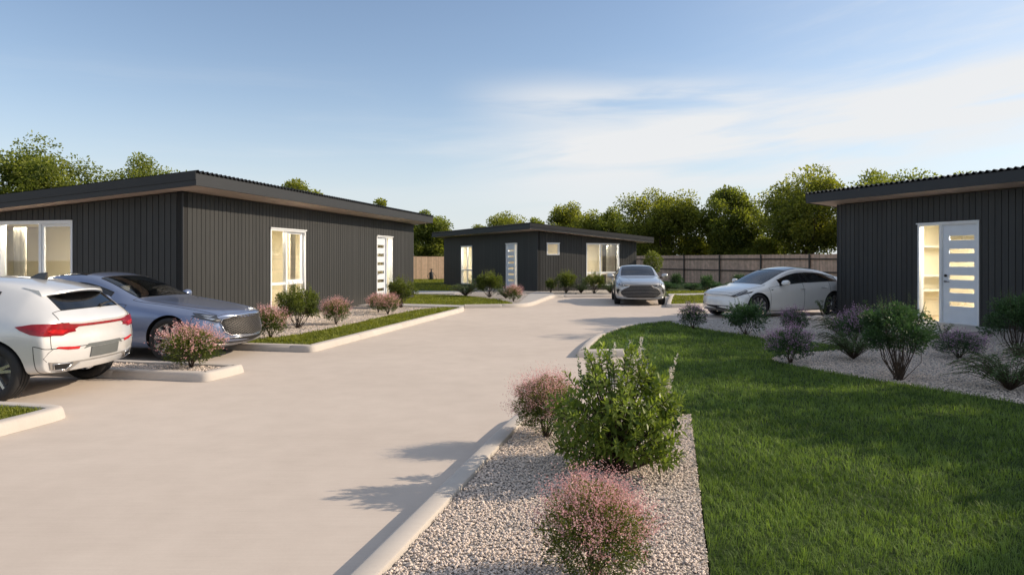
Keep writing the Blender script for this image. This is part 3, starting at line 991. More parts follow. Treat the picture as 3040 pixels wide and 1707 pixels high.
def concrete_mat(name, c1, c2, bmp=.15):
    m, nt, out = _nodes(name)
    p = N(nt, 'ShaderNodeBsdfPrincipled')
    v = coords(nt)
    big = noise(nt, v, .35, 5, .6)
    fine = noise(nt, v, 60., 3, .7)
    mott = noise(nt, v, 2.6, 6, .65)
    broom = noise(nt, coords(nt, (1.5, 55., 1)), 1., 3, .6)     # broom marks across the drive
    def mul(a, k, b): 
        x = nt.nodes.new('ShaderNodeMath'); x.operation = 'MULTIPLY_ADD'
        nt.links.new(a, x.inputs[0]); x.inputs[1].default_value = k
        if isinstance(b, float): x.inputs[2].default_value = b
        else: nt.links.new(b, x.inputs[2])
        return x.outputs[0]
    f = mul(big, .40, mul(mott, .32, mul(fine, .16, mul(broom, .18, 0.))))
    r = ramp(nt, f, [(.36, c1), (.68, c2)])
    nt.links.new(r.outputs[0], p.inputs['Base Color'])
    p.inputs['Roughness'].default_value = .82
    p.inputs['Specular IOR Level'].default_value = .3
    h = mul(fine, .5, mul(broom, .5, 0.))
    nt.links.new(bump(nt, h, bmp, .004), p.inputs['Normal'])
    nt.links.new(p.outputs[0], out.inputs[0])
    return m

def gravel_mat(name, c1, c2, c3, scale=38.):
    m, nt, out = _nodes(name)
    p = N(nt, 'ShaderNodeBsdfPrincipled')
    v = coords(nt)
    vo = N(nt, 'ShaderNodeTexVoronoi', feature='F1'); vo.inputs['Scale'].default_value = scale
    nt.links.new(v, vo.inputs['Vector'])
    sp = nt.nodes.new('ShaderNodeSeparateColor'); nt.links.new(vo.outputs['Color'], sp.inputs[0])
    r = ramp(nt, sp.outputs[0], [(0, c1), (.5, c2), (1, c3)])
    dk = ramp(nt, vo.outputs['Distance'], [(.35, (1, 1, 1)), (.75, (.25, .24, .23))])
    mx = N(nt, 'ShaderNodeMix', data_type='RGBA', blend_type='MULTIPLY'); mx.inputs[0].default_value = 1
    nt.links.new(r.outputs[0], mx.inputs[6]); nt.links.new(dk.outputs[0], mx.inputs[7])
    big = ramp(nt, noise(nt, v, .8, 4), [(.3, (.82,) * 3), (.7, (1, 1, 1))])
    m2 = N(nt, 'ShaderNodeMix', data_type='RGBA', blend_type='MULTIPLY'); m2.inputs[0].default_value = 1
    nt.links.new(mx.outputs[2], m2.inputs[6]); nt.links.new(big.outputs[0], m2.inputs[7])
    nt.links.new(m2.outputs[2], p.inputs['Base Color'])
    p.inputs['Roughness'].default_value = .85
    inv = nt.nodes.new('ShaderNodeMath'); inv.operation = 'SUBTRACT'; inv.inputs[0].default_value = 1.
    nt.links.new(vo.outputs['Distance'], inv.inputs[1])
    nt.links.new(bump(nt, inv.outputs[0], .9, .02), p.inputs['Normal'])
    nt.links.new(p.outputs[0], out.inputs[0])
    return m

def turf_mat(name, c1, c2):
    m, nt, out = _nodes(name)
    p = N(nt, 'ShaderNodeBsdfPrincipled')
    v = coords(nt)
    f = noise(nt, v, 1.3, 5, .6)
    g = noise(nt, v, 70., 3, .7)
    x = nt.nodes.new('ShaderNodeMath'); x.operation = 'MULTIPLY_ADD'; x.inputs[1].default_value = .5
    nt.links.new(g, x.inputs[0])
    y = nt.nodes.new('ShaderNodeMath'); y.operation = 'MULTIPLY'; y.inputs[1].default_value = .5
    nt.links.new(f, y.inputs[0]); nt.links.new(y.outputs[0], x.inputs[2])
    r = ramp(nt, x.outputs[0], [(.3, c1), (.7, c2)])
    nt.links.new(r.outputs[0], p.inputs['Base Color'])
    p.inputs['Roughness'].default_value = .9; p.inputs['Specular IOR Level'].default_value = .15
    nt.links.new(bump(nt, g, .8, .02), p.inputs['Normal'])
    nt.links.new(p.outputs[0], out.inputs[0])
    return m

M_DRIVE = concrete_mat('broomed concrete', (.49, .42, .36), (.62, .54, .47))
M_KERB = concrete_mat('kerb concrete', (.46, .415, .37), (.57, .52, .47), .1)
M_PATH = concrete_mat('path concrete', (.36, .345, .33), (.48, .46, .44), .1)
M_GRAVEL = gravel_mat('white gravel', (.42, .37, .33), (.58, .53, .48), (.72, .67, .62))
M_STONE = simple('gravel stones', (.84, .71, .61), .8, 0, .12, 22, tone=True, bmp=.2)
M_TURF = turf_mat('lawn soil and thatch', (.022, .035, .010), (.05, .085, .02))
M_FIELD = turf_mat('rough field', (.05, .07, .025), (.10, .12, .05))
M_BLADE = leafy('grass blades', (.085, .105, .014), (.33, .35, .06), .35, .55, .25)
M_BLADE_LUSH = leafy('lush grass blades', (.030, .066, .014), (.26, .36, .085), .35, .55, .25)

def sheet(name, poly, z, mat, label=None, cat=None, kind='structure', thick=.0, parent=None):
    mb = MB()
    if thick: mb.extrude(poly, z - thick, z)
    else: mb.poly([(x, y, z) for x, y in poly])
    o = mb.build(name, mat, parent)
    if not thick and o.data.polygons[0].normal.z < 0: o.data.flip_normals()
    return tag(o, label, cat, None, kind)

def offset_path(path, d):
    """parallel polyline at distance d to the left"""
    out = []
    n = len(path)
    for k in range(n):
        p = Vector(path[k])
        t0 = (p - Vector(path[k - 1])).normalized() if k > 0 else None
        t1 = (Vector(path[k + 1]) - p).normalized() if k < n - 1 else None
        if t0 is None: t0 = t1
        if t1 is None: t1 = t0
        n0 = Vector((-t0.y, t0.x)); n1 = Vector((-t1.y, t1.x))
        m = (n0 + n1)
        if m.length < 1e-6: m = n0
        m.normalize()
        q = max(.45, m.dot(n0))
        out.append((p.x + m.x * d / q, p.y + m.y * d / q))
    return out

def smooth_path(path, it=2):
    for _ in range(it):
        o = [path[0]]
        for a, b in zip(path, path[1:]):
            o += [(a[0] * .75 + b[0] * .25, a[1] * .75 + b[1] * .25), (a[0] * .25 + b[0] * .75, a[1] * .25 + b[1] * .75)]
        path = o + [path[-1]]
    return path

def kerb(path, label, w=.175, h=.12, taper=(False, False)):
    """rounded concrete kerb swept along its outer foot; the bed lies to the left of the path"""
    prof = [(0, 0), (.010, .05), (.022, .092), (.034, .110), (.058, h), (w - .016, h), (w - .004, h - .006), (w, h - .02), (w, 0)]
    # casting joints every 2.4 m
    q = [tuple(path[0])]; run = 0.; nxt = 1.3; joint = set()
    for a, b in zip(path, path[1:]):
        L = math.dist(a, b)
        while nxt < run + L - .02 and nxt > run + .02:
            for e in (-.007, 0., .007):
                t = (nxt + e - run) / L
                if e == 0: joint.add(len(q))
                q.append((a[0] + (b[0] - a[0]) * t, a[1] + (b[1] - a[1]) * t))
            nxt += 2.4
        run += L
        if nxt <= run + .02: nxt = run + .3
        q.append(tuple(b))
    path = q
    mb = MB()
    rs = []
    n = len(path)
    lens = [0]
    for a, b in zip(path, path[1:]): lens.append(lens[-1] + math.dist(a, b))
    lines = [offset_path(path, d) for d, _ in prof]
    for k in range(n):
        s = 1.
        if taper[0]: s = min(s, .12 + .88 * min(1, lens[k] / .3))
        if taper[1]: s = min(s, .12 + .88 * min(1, (lens[-1] - lens[k]) / .3))
        if k in joint: s *= .86
        rs.append([(lines[j][k][0], lines[j][k][1], prof[j][1] * s + .002) for j in range(len(prof))])
    mb.rings(rs, caps=True, closed=False)
    o = mb.build('kerb', M_KERB, smooth=True, angle=45)
    return tag(o, label, 'kerb', 'concrete kerbs', 'structure')

def in_poly(P, poly):
    x, y = P[:, 0], P[:, 1]
    c = np.zeros(len(P), dtype=bool)
    n = len(poly)
    for i in range(n):
        x0, y0 = poly[i]; x1, y1 = poly[(i + 1) % n]
        if y0 == y1: continue
        cond = ((y0 > y) != (y1 > y)) & (x < (x1 - x0) * (y - y0) / (y1 - y0) + x0)
        c ^= cond
    return c

def scatter(poly, dens, dmax):
    """points in a polygon; dens(x, y) points per m2, at most dmax"""
    xs = [p[0] for p in poly]; ys = [p[1] for p in poly]
    A = (max(xs) - min(xs)) * (max(ys) - min(ys))
    n = int(A * dmax)
    P = np.column_stack([rng.uniform(min(xs), max(xs), n), rng.uniform(min(ys), max(ys), n)])
    keep = rng.random(n) < dens(P[:, 0], P[:, 1]) / dmax
    P = P[keep]
    return P[in_poly(P, poly)]

def smoothnoise(P, sc, seed):
    r = np.random.default_rng(seed)
    f = np.zeros(len(P))
    for k in range(7):
        d = r.normal(size=2) * sc * (1 + .5 * k); ph = r.uniform(0, 6.28)
        f += np.sin(P[:, 0] * d[0] + P[:, 1] * d[1] + ph) / (1 + .35 * k)
    return f / 3.2

def grass(name, poly, z, dens, dmax, h, wd, mat, label, tmin=.15, tmax=.85):
    P = scatter(poly, dens, dmax)
    n = len(P)
    dist = np.hypot(P[:, 0], P[:, 1])
    cl = smoothnoise(P, 2.2, 5); cl2 = smoothnoise(P, 7., 9)
    hh = h * rng.uniform(.45, 1.15, n) * (1 + .28 * cl2)
    ww = wd * rng.uniform(.7, 1.3, n) * np.clip(dist / 5., .8, 4.)
    # tufts: blades lean out of the middle of their own clump
    cell = np.floor(P / .085).astype(np.int64)
    hsh = lambda a, b, k: np.modf(np.abs(np.sin(a * 12.9898 + b * 78.233 + k * 37.719) * 43758.5453))[0]
    cc = (cell + .2 + .6 * np.column_stack([hsh(cell[:, 0], cell[:, 1], 1), hsh(cell[:, 0], cell[:, 1], 2)])) * .085
    tuft = hsh(cell[:, 0], cell[:, 1], 3)
    dv = P - cc
    an = np.arctan2(dv[:, 1], dv[:, 0]) + rng.normal(0, .7, n); lean = rng.uniform(.25, 1.35, n)
    hh = hh * (.75 + .5 * tuft)
    tx, ty = np.cos(an), np.sin(an)
    sa = an + np.pi / 2 + rng.normal(0, .4, n)
    sxx, syy = np.cos(sa) * ww / 2, np.sin(sa) * ww / 2
    b0 = np.column_stack([P[:, 0] - sxx, P[:, 1] - syy, np.full(n, z)])
    b1 = np.column_stack([P[:, 0] + sxx, P[:, 1] + syy, np.full(n, z)])
    mx, my = P[:, 0] + tx * lean * hh * .22, P[:, 1] + ty * lean * hh * .22
    m0 = np.column_stack([mx - sxx * .8, my - syy * .8, z + hh * .55])
    m1 = np.column_stack([mx + sxx * .8, my + syy * .8, z + hh * .55])
    t = np.column_stack([P[:, 0] + tx * lean * hh * .75, P[:, 1] + ty * lean * hh * .75, z + hh * (1 - .25 * lean)])
    V = np.empty((n, 5, 3), dtype=np.float32)
    V[:, 0] = b0; V[:, 1] = b1; V[:, 2] = m1; V[:, 3] = m0; V[:, 4] = t
    base = np.arange(n)[:, None] * 5
    q = (base + np.array([0, 1, 2, 3]))
    tr = (base + np.array([3, 2, 4]))
    F = np.concatenate([q, tr], axis=1).ravel()
    counts = np.tile([4, 3], n)
    tn = np.clip(.45 + .30 * cl + .16 * cl2 + .5 * (tuft - .5) + rng.normal(0, .16, n), 0, 1) * (tmax - tmin) + tmin
    tone = np.repeat(tn, 2)
    o = np_mesh(name, V.reshape(-1, 3), F, counts, mat, None, tone)
    return tag(o, label, 'grass', None, 'stuff')

def _ico(sub):
    bm = bmesh.new(); bmesh.ops.create_icosphere(bm, subdivisions=sub, radius=1)
    v = np.array([x.co[:] for x in bm.verts]); f = np.array([[q.index for q in x.verts] for x in bm.faces]); bm.free()
    return v, f

def stones(name, poly, z, dens, dmax, r0, r1, sub, label):
    P = scatter(poly, dens, dmax)
    n = len(P)
    v, f = _ico(sub)
    rad = r0 + (r1 - r0) * rng.random(n) ** 1.8
    S = rng.uniform(.7, 1.25, (n, 3)) * rad[:, None]; S[:, 2] *= .6
    V = v[None] * (1 + rng.normal(0, .10, (n, len(v), 1)))
    V = V * S[:, None]
    a = rng.uniform(0, 6.283, n); c, s_ = np.cos(a), np.sin(a)
    X = V[:, :, 0] * c[:, None] - V[:, :, 1] * s_[:, None]; Y = V[:, :, 0] * s_[:, None] + V[:, :, 1] * c[:, None]
    til = rng.normal(0, .35, n)
    Z = V[:, :, 2] + X * np.sin(til)[:, None]
    lift = rng.uniform(-.25, .75, n) * rad
    V = np.stack([X + P[:, 0, None], Y + P[:, 1, None], Z + z + lift[:, None]], axis=2)
    F = (f[None] + (np.arange(n) * len(v))[:, None, None]).reshape(-1)
    tone = np.repeat(np.clip(rng.normal(.55, .3, n), 0, 1), len(f))
    o = np_mesh(name, V.reshape(-1, 3), F, np.full(n * len(f), 3), M_STONE, None, tone, smooth=True)
    return tag(o, label, 'gravel', None, 'stuff')

GZ = .10
sheet('ground', [(-900, -900), (900, -900), (900, 900), (-900, 900)], -.012, M_FIELD, 'rough ground running out to the horizon', 'ground')
sheet('driveway', [(-26, -14), (12.5, -14), (20, 8), (14, 30.5), (-9, 31), (-26, 22)], 0., M_DRIVE, 'pale broom finished concrete driveway between the houses', 'driveway')

# -- gravel island in the foreground
I_L = [(-2.1, -2.0), (-.775, 3.57), (-.02, 6.78), (.12, 7.08), (.38, 7.22), (1.72, 7.06)]
kerb([(x, y) for x, y in smooth_path(I_L, 2)][::-1], 'concrete kerb beside the foreground gravel strip', taper=(False, False))
I_IN = offset_path(smooth_path(I_L, 2), -.19)
ISL = I_IN + [(1.80, 6.87), (1.02, 3.57), (-.28, -2.0)]
sheet('gravel_bed', ISL, GZ - .012, M_GRAVEL, 'pale gravel strip in the foreground with three shrubs', 'gravel bed', thick=.09)
nd = lambda x, y: np.where(y > 2.6, np.clip(7600 - 560 * np.hypot(x, y), 2600, 6400), 0)
stones('gravel', ISL, GZ - .006, nd, 6400, .0042, .0105, 1, 'loose pale gravel stones of the foreground strip')

# -- big lawn on the right and the shaded gravel bed in front of the right house
EDGE = [(3.95, 17.45), (4.04, 16.3), (4.61, 14.5), (5.1, 13.35), (6.3, 12.1), (5.0, 11.55), (3.95, 10.85), (4.21, 9.86), (4.63, 8.97), (5.16, 8.13), (5.67, 7.1), (6.5, 5.2), (7.3, 3.), (8.4, -2.)]
EDGE_S = smooth_path(EDGE, 2)
TIP = [(2.30, 11.62), (1.25, 11.50), (1.07, 11.48), (1.11, 11.68), (1.40, 13.0), (1.80, 14.4), (2.55, 16.05), (3.45, 17.1), (3.95, 17.45)]
TIP_S = smooth_path(TIP, 1)
kerb(TIP_S[::-1], 'concrete kerb curving round the tip of the shaded lawn')
TIP_IN = offset_path(TIP_S, -.19)
LAWN_G = [(-.27, -2.0), (1.03, 3.57), (1.80, 6.87), (1.72, 7.1), (1.74, 8.3), (2.26, 11.4)] + TIP_IN + EDGE_S[1:]
sheet('lawn_soil', LAWN_G, GZ - .012, M_TURF, 'soil under the large shaded lawn', 'lawn', thick=.09)
gd = lambda x, y: np.where((y > 2.4) & (x < 1.2 + y * .78), np.clip(60000 / np.hypot(x, y) ** 1.55, 300, 5600), np.where((y > .5) & (x < 8.5), 900, 0))
grass('lawn', LAWN_G, GZ - .015, gd, 5600, .062, .0042, M_BLADE_LUSH, 'thick green lawn in shade with a few sunlit flecks')
BED_F = EDGE_S[::-1] + [(4.1, 17.6), (5.2, 17.95), (9.33, 19.62), (14.15, 6.5), (17.1, -2.)]
sheet('gravel_bed', BED_F, GZ - .02, M_GRAVEL, 'shaded gravel bed in front of the right house', 'gravel bed', thick=.085)
fd = lambda x, y: np.where((y > 6.2) & (x < 1.5 + .78 * y), np.clip(3600 - 220 * np.hypot(x, y), 0, 1800), 0)
stones('gravel', BED_F, GZ - .016, fd, 1800, .007, .015, 1, 'loose gravel stones in the shaded bed')
sheet('door_path', [(10.22, 17.1), (11.05, 14.9), (9.2, 14.3), (8.4, 16.5)], GZ + .02, M_PATH, 'concrete slab in front of the right house door', 'path', thick=.1)

# -- left side: corner by the white hatchback, planter between the bays
A_K = [(-6.6, -2.5), (-4.80, 6.25), (-4.62, 7.02), (-4.70, 7.22), (-5.0, 7.32), (-8.5, 8.1)]
A_S = smooth_path(A_K, 2)
kerb(A_S, 'concrete kerb round the grass corner at the left edge')
A_IN = offset_path(A_S, .19) + [(-12, 8.8), (-12, -2.5)]
sheet('lawn_soil', A_IN, GZ - .012, M_TURF, 'soil under the grass corner at the left edge', 'lawn', thick=.09)
grass('lawn', A_IN, GZ - .015, lambda x, y: np.where((y > 5) & (x > -7.5), 4200, 0), 4200, .055, .005, M_BLADE, 'sunlit grass corner behind the kerb at the left edge')
B_K = [(-9.5, 10.35), (-4.35, 9.23), (-4.13, 9.19), (-4.06, 9.33), (-3.90, 9.97), (-3.98, 10.05), (-4.3, 10.13), (-9.3, 11.2)]
B_S = smooth_path(B_K, 1)
kerb(B_S, 'concrete kerb round the planter between the parked cars')
B_IN = offset_path(B_S, .19)
sheet('gravel_bed', B_IN, GZ - .012, M_GRAVEL, 'narrow gravel planter between the white hatchback and blue car', 'gravel bed', thick=.09)
stones('gravel', B_IN, GZ - .008, lambda x, y: np.where(x > -7, 1300, 0), 1300, .007, .016, 1, 'loose gravel stones of the planter between the parked cars')

# -- lawn strip and gravel bed along the left house
C_K = [(-7.6, 13.02), (-3.75, 12.16), (-3.54, 12.13), (-3.47, 12.35), (-1.60, 21.3), (-1.52, 21.75), (-1.56, 22.25)]
C_S = smooth_path(C_K, 1)
kerb(C_S, 'long sunlit concrete kerb beside the lawn strip')
C_IN = offset_path(C_S, .19)
C_UP = smooth_path([(-1.78, 22.0), (-2.14, 22.1), (-2.67, 21.8), (-3.33, 19.6), (-3.72, 17.2), (-4.05, 15.4), (-4.41, 14.2), (-4.85, 13.35), (-5.6, 12.9)], 2)
LAWN_C = [p for p in C_IN if p[0] > -5.5] + C_UP
sheet('lawn_soil', LAWN_C, GZ - .008, M_TURF, 'soil under the sunlit lawn strip', 'lawn', thick=.08)
grass('lawn', LAWN_C, GZ - .015, lambda x, y: np.clip(42000 / np.hypot(x, y) ** 1.2, 500, 2200), 2200, .06, .005, M_BLADE, 'bright sunlit lawn strip along the long kerb')
BED_C = C_UP[::-1] + [(-1.75, 22.3), (-5.28, 23.0), (-7.06, 14.6), (-7.4, 13.2)]
sheet('gravel_bed', BED_C, GZ - .02, M_GRAVEL, 'sunlit gravel bed along the left house wall', 'gravel bed', thick=.085)
stones('gravel', [(x, y) for x, y in BED_C], GZ - .016, lambda x, y: np.clip(1300 - 45 * y, 150, 700), 700, .008, .017, 1, 'loose gravel stones along the left house wall')
sheet('path', [(-1.58, 22.3), (-1.62, 23.1), (-2.4, 23.4), (-4.95, 24.25), (-5.22, 23.04)], GZ + .012, M_PATH, 'short concrete path to the left house door', 'path', thick=.11)

# -- lawn in front of the middle house
D_K = [(-1.6, 23.12), (-.2, 23.42), (.30, 23.6), (.72, 24.3), (1.05, 25.9), (1.68, 29.1), (1.80, 29.5), (2.2, 29.62), (6.6, 30.3)]
D_S = smooth_path(D_K, 2)
kerb(D_S, 'concrete kerb curving past the middle house')
D_IN = offset_path(D_S, .19)
D_UP = smooth_path([(.05, 23.85), (-.06, 24.9), (-.66, 26.9), (-1.49, 28.3), (-2.16, 29.4), (-3.3, 30.2), (-6.3, 30.6)], 2)
LAWN_D = [p for p in D_IN if p[0] < .1] + D_UP + [(-6.2, 26.), (-4.6, 24.45), (-2.3, 23.5)]
sheet('lawn_soil', LAWN_D, GZ - .008, M_TURF, 'soil under the small lawn before the middle house', 'lawn', thick=.08)
grass('lawn', LAWN_D, GZ - .015, lambda x, y: 620 + 0 * x, 620, .06, .006, M_BLADE, 'bright lawn between the left house and the middle house')
BED_D = D_UP[:] + [(-6.0, 31.0), (-3.0, 31.), (-2.2, 39.5), (-1.45, 39.05), (1.20, 33.7), (.75, 30.5), (.45, 27.), (.22, 24.3)]
sheet('gravel_bed', BED_D, GZ - .02, M_GRAVEL, 'gravel bed beside the middle house door', 'gravel bed', thick=.085)
PAVE = [(.12, 23.9), (.22, 24.3), (.45, 27.), (.75, 30.5), (1.15, 33.5), (1.9, 33.2), (1.9, 29.9)] + [p for p in D_IN if p[0] > .15 and p[0] < 1.9][::-1]
sheet('pavement', PAVE, GZ - .004, M_PATH, 'grey pavement at the corner of the middle house', 'path', thick=.1)
BED_H2 = [(1.9, 29.85), (6.5, 30.5), (7.6, 36.8), (1.35, 33.75), (1.9, 33.2)]
sheet('garden_bed', BED_H2, GZ - .02, M_GRAVEL, 'planted bed below the windows of the middle house', 'garden bed', thick=.085)
sheet('path', [(-7.2, 31.0), (-2.6, 31.0), (-2.0, 33.6), (-8.0, 34.3)], GZ + .004, M_PATH, 'concrete path crossing behind the small lawn', 'path', thick=.1)
BACK = [(-26, 33.), (-8.0, 34.3), (-2.3, 33.8), (-2.6, 40.), (-4.6, 45.), (2., 48.5), (9, 40), (14, 30.5), (20, 30), (18, 37), (6.33, 62.3), (-31, 46)]
sheet('lawn_soil', BACK, .03, M_TURF, 'soil of the back lawn reaching the fences', 'lawn')
grass('lawn', [(-12, 33.6), (-2.8, 34.), (-3.2, 41.), (-5., 46.), (-2, 58), (-14, 53.5)], .03, lambda x, y: 130 + 0 * x, 130, .07, .009, M_BLADE, 'back lawn between the houses and the sunlit fence')

# -- right of the silver car
E_K = [(7.05, 30.3), (6.75, 29.3), (5.30, 23.65), (5.33, 23.42), (5.55, 23.36), (9.4, 24.9), (13.5, 26.6)]
E_S = smooth_path(E_K, 1)
kerb(E_S, 'concrete kerb round the far lawn behind the white electric car')
E_IN = offset_path(E_S, .19)
LAWN_E = E_IN + [(13.5, 31.6), (7.2, 29.6)]
sheet('lawn_soil', LAWN_E, GZ - .01, M_TURF, 'soil under the far lawn', 'lawn', thick=.085)
grass('lawn', LAWN_E, GZ - .015, lambda x, y: np.where(x < 11, 620, 0), 620, .06, .006, M_BLADE, 'far sunlit lawn behind the white electric car')
sheet('path', [(7.0, 30.4), (14.5, 32.9), (14.2, 34.2), (7.3, 31.9)], .055, M_PATH, 'pale path crossing behind the far lawn', 'path', thick=.05)
LE2 = [(7.3, 31.95), (14.2, 34.25), (13.6, 36.6), (7.8, 34.4)]
grass('lawn', LE2, .03, lambda x, y: 450 + 0 * x, 450, .065, .007, M_BLADE, 'narrow grass strip beyond the pale path')
# ------------------------------------------------------------------ three dark cabins
def clad_mat(name, c):
    m, nt, out = _nodes(name)
    p = N(nt, 'ShaderNodeBsdfPrincipled')
    v = coords(nt)
    a = N(nt, 'ShaderNodeAttribute', attribute_name='tone')
    r = ramp(nt, a.outputs['Fac'], [(0, [x * .86 for x in c]), (1, [x * 1.12 for x in c])])
    g = ramp(nt, noise(nt, coords(nt, (1, 1, .12)), 9., 4), [(.3, (.88,) * 3), (.7, (1.06,) * 3)])
    mx = N(nt, 'ShaderNodeMix', data_type='RGBA', blend_type='MULTIPLY'); mx.inputs[0].default_value = 1
    nt.links.new(r.outputs[0], mx.inputs[6]); nt.links.new(g.outputs[0], mx.inputs[7])
    # brown foot tint: wall dirt plus warm bounce light painted into the colour
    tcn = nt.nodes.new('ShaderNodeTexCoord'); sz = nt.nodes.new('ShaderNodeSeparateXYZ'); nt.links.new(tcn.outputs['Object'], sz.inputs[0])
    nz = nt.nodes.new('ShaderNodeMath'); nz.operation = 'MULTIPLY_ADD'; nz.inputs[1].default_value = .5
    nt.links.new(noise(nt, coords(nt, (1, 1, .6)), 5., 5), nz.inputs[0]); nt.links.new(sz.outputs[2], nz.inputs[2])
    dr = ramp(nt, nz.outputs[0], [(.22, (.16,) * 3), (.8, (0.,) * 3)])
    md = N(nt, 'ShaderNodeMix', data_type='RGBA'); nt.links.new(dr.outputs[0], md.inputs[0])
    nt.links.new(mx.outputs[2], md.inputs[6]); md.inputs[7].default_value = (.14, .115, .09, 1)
    nt.links.new(md.outputs[2], p.inputs['Base Color'])
    p.inputs['Roughness'].default_value = .55; p.inputs['Specular IOR Level'].default_value = .35
    nt.links.new(bump(nt, noise(nt, coords(nt, (1, 1, .08)), 60., 3), .12, .004), p.inputs['Normal'])
    nt.links.new(p.outputs[0], out.inputs[0])
    return m

HM = dict(
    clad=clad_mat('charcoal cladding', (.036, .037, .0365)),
    back=simple('dark groove', (.008, .008, .008), .8, 0, .1),
    fascia=simple('dark fascia', (.018, .020, .023), .55, 0, .08, 3.),
    roof=simple('dark roof sheet', (.018, .019, .021), .5, .2, .1, 3.),
    soffit=simple('bounce tinted soffit', (.60, .48, .40), .6, 0, .04, 4.),  # warm bounce light is painted into this beige
    frame=simple('white aluminium frame', (.76, .78, .80), .35, 0, .03, 6.),
    door=simple('pale painted door', (.68, .72, .77), .38, 0, .03, 5.),
    pane=glass('window pane', (1., .98, .95), .95, .01, 1.5),
    smoked=glass('smoked pane', (1., .95, .85), .42, .03, 1.5),
    wall=simple('cream room wall', (.88, .83, .67), .7, 0, .04, 1.5),
    floor=simple('room floor', (.55, .44, .30), .5, 0, .15, 3.),
    curtain=simple('sheer curtain', (.80, .74, .60), .8, 0, .05, 3.),
    cabinet=simple('kitchen cabinet', (.80, .74, .58), .5, 0, .05, 2.),
    shelf=simple('white shelf', (.85, .83, .78), .5, 0, .03, 2.),
    picture=simple('picture', (.30, .26, .16), .6, 0, .5, 12.),
    lampm=emissive('ceiling lamp glow', (1., .95, .82), 66.),
    metal=simple('door metal', (.25, .25, .26), .3, .9, .1, 10),
    dark=simple('dark handle', (.02, .02, .022), .4, .3, .1, 10),
)
PITCH = .08
PIT_X, PIT_Y = .15, .15

def panel_cols(L, holes, bp):
    cuts = sorted(set([0, L] + bp + [h[0] for h in holes] + [h[1] for h in holes]))
    for s0, s1 in zip(cuts, cuts[1:]):
        if s1 - s0 < 1e-5: continue
        mid = (s0 + s1) / 2
        hs = sorted([(h[2], h[3]) for h in holes if h[0] < mid < h[1]])
        yield s0, s1, hs

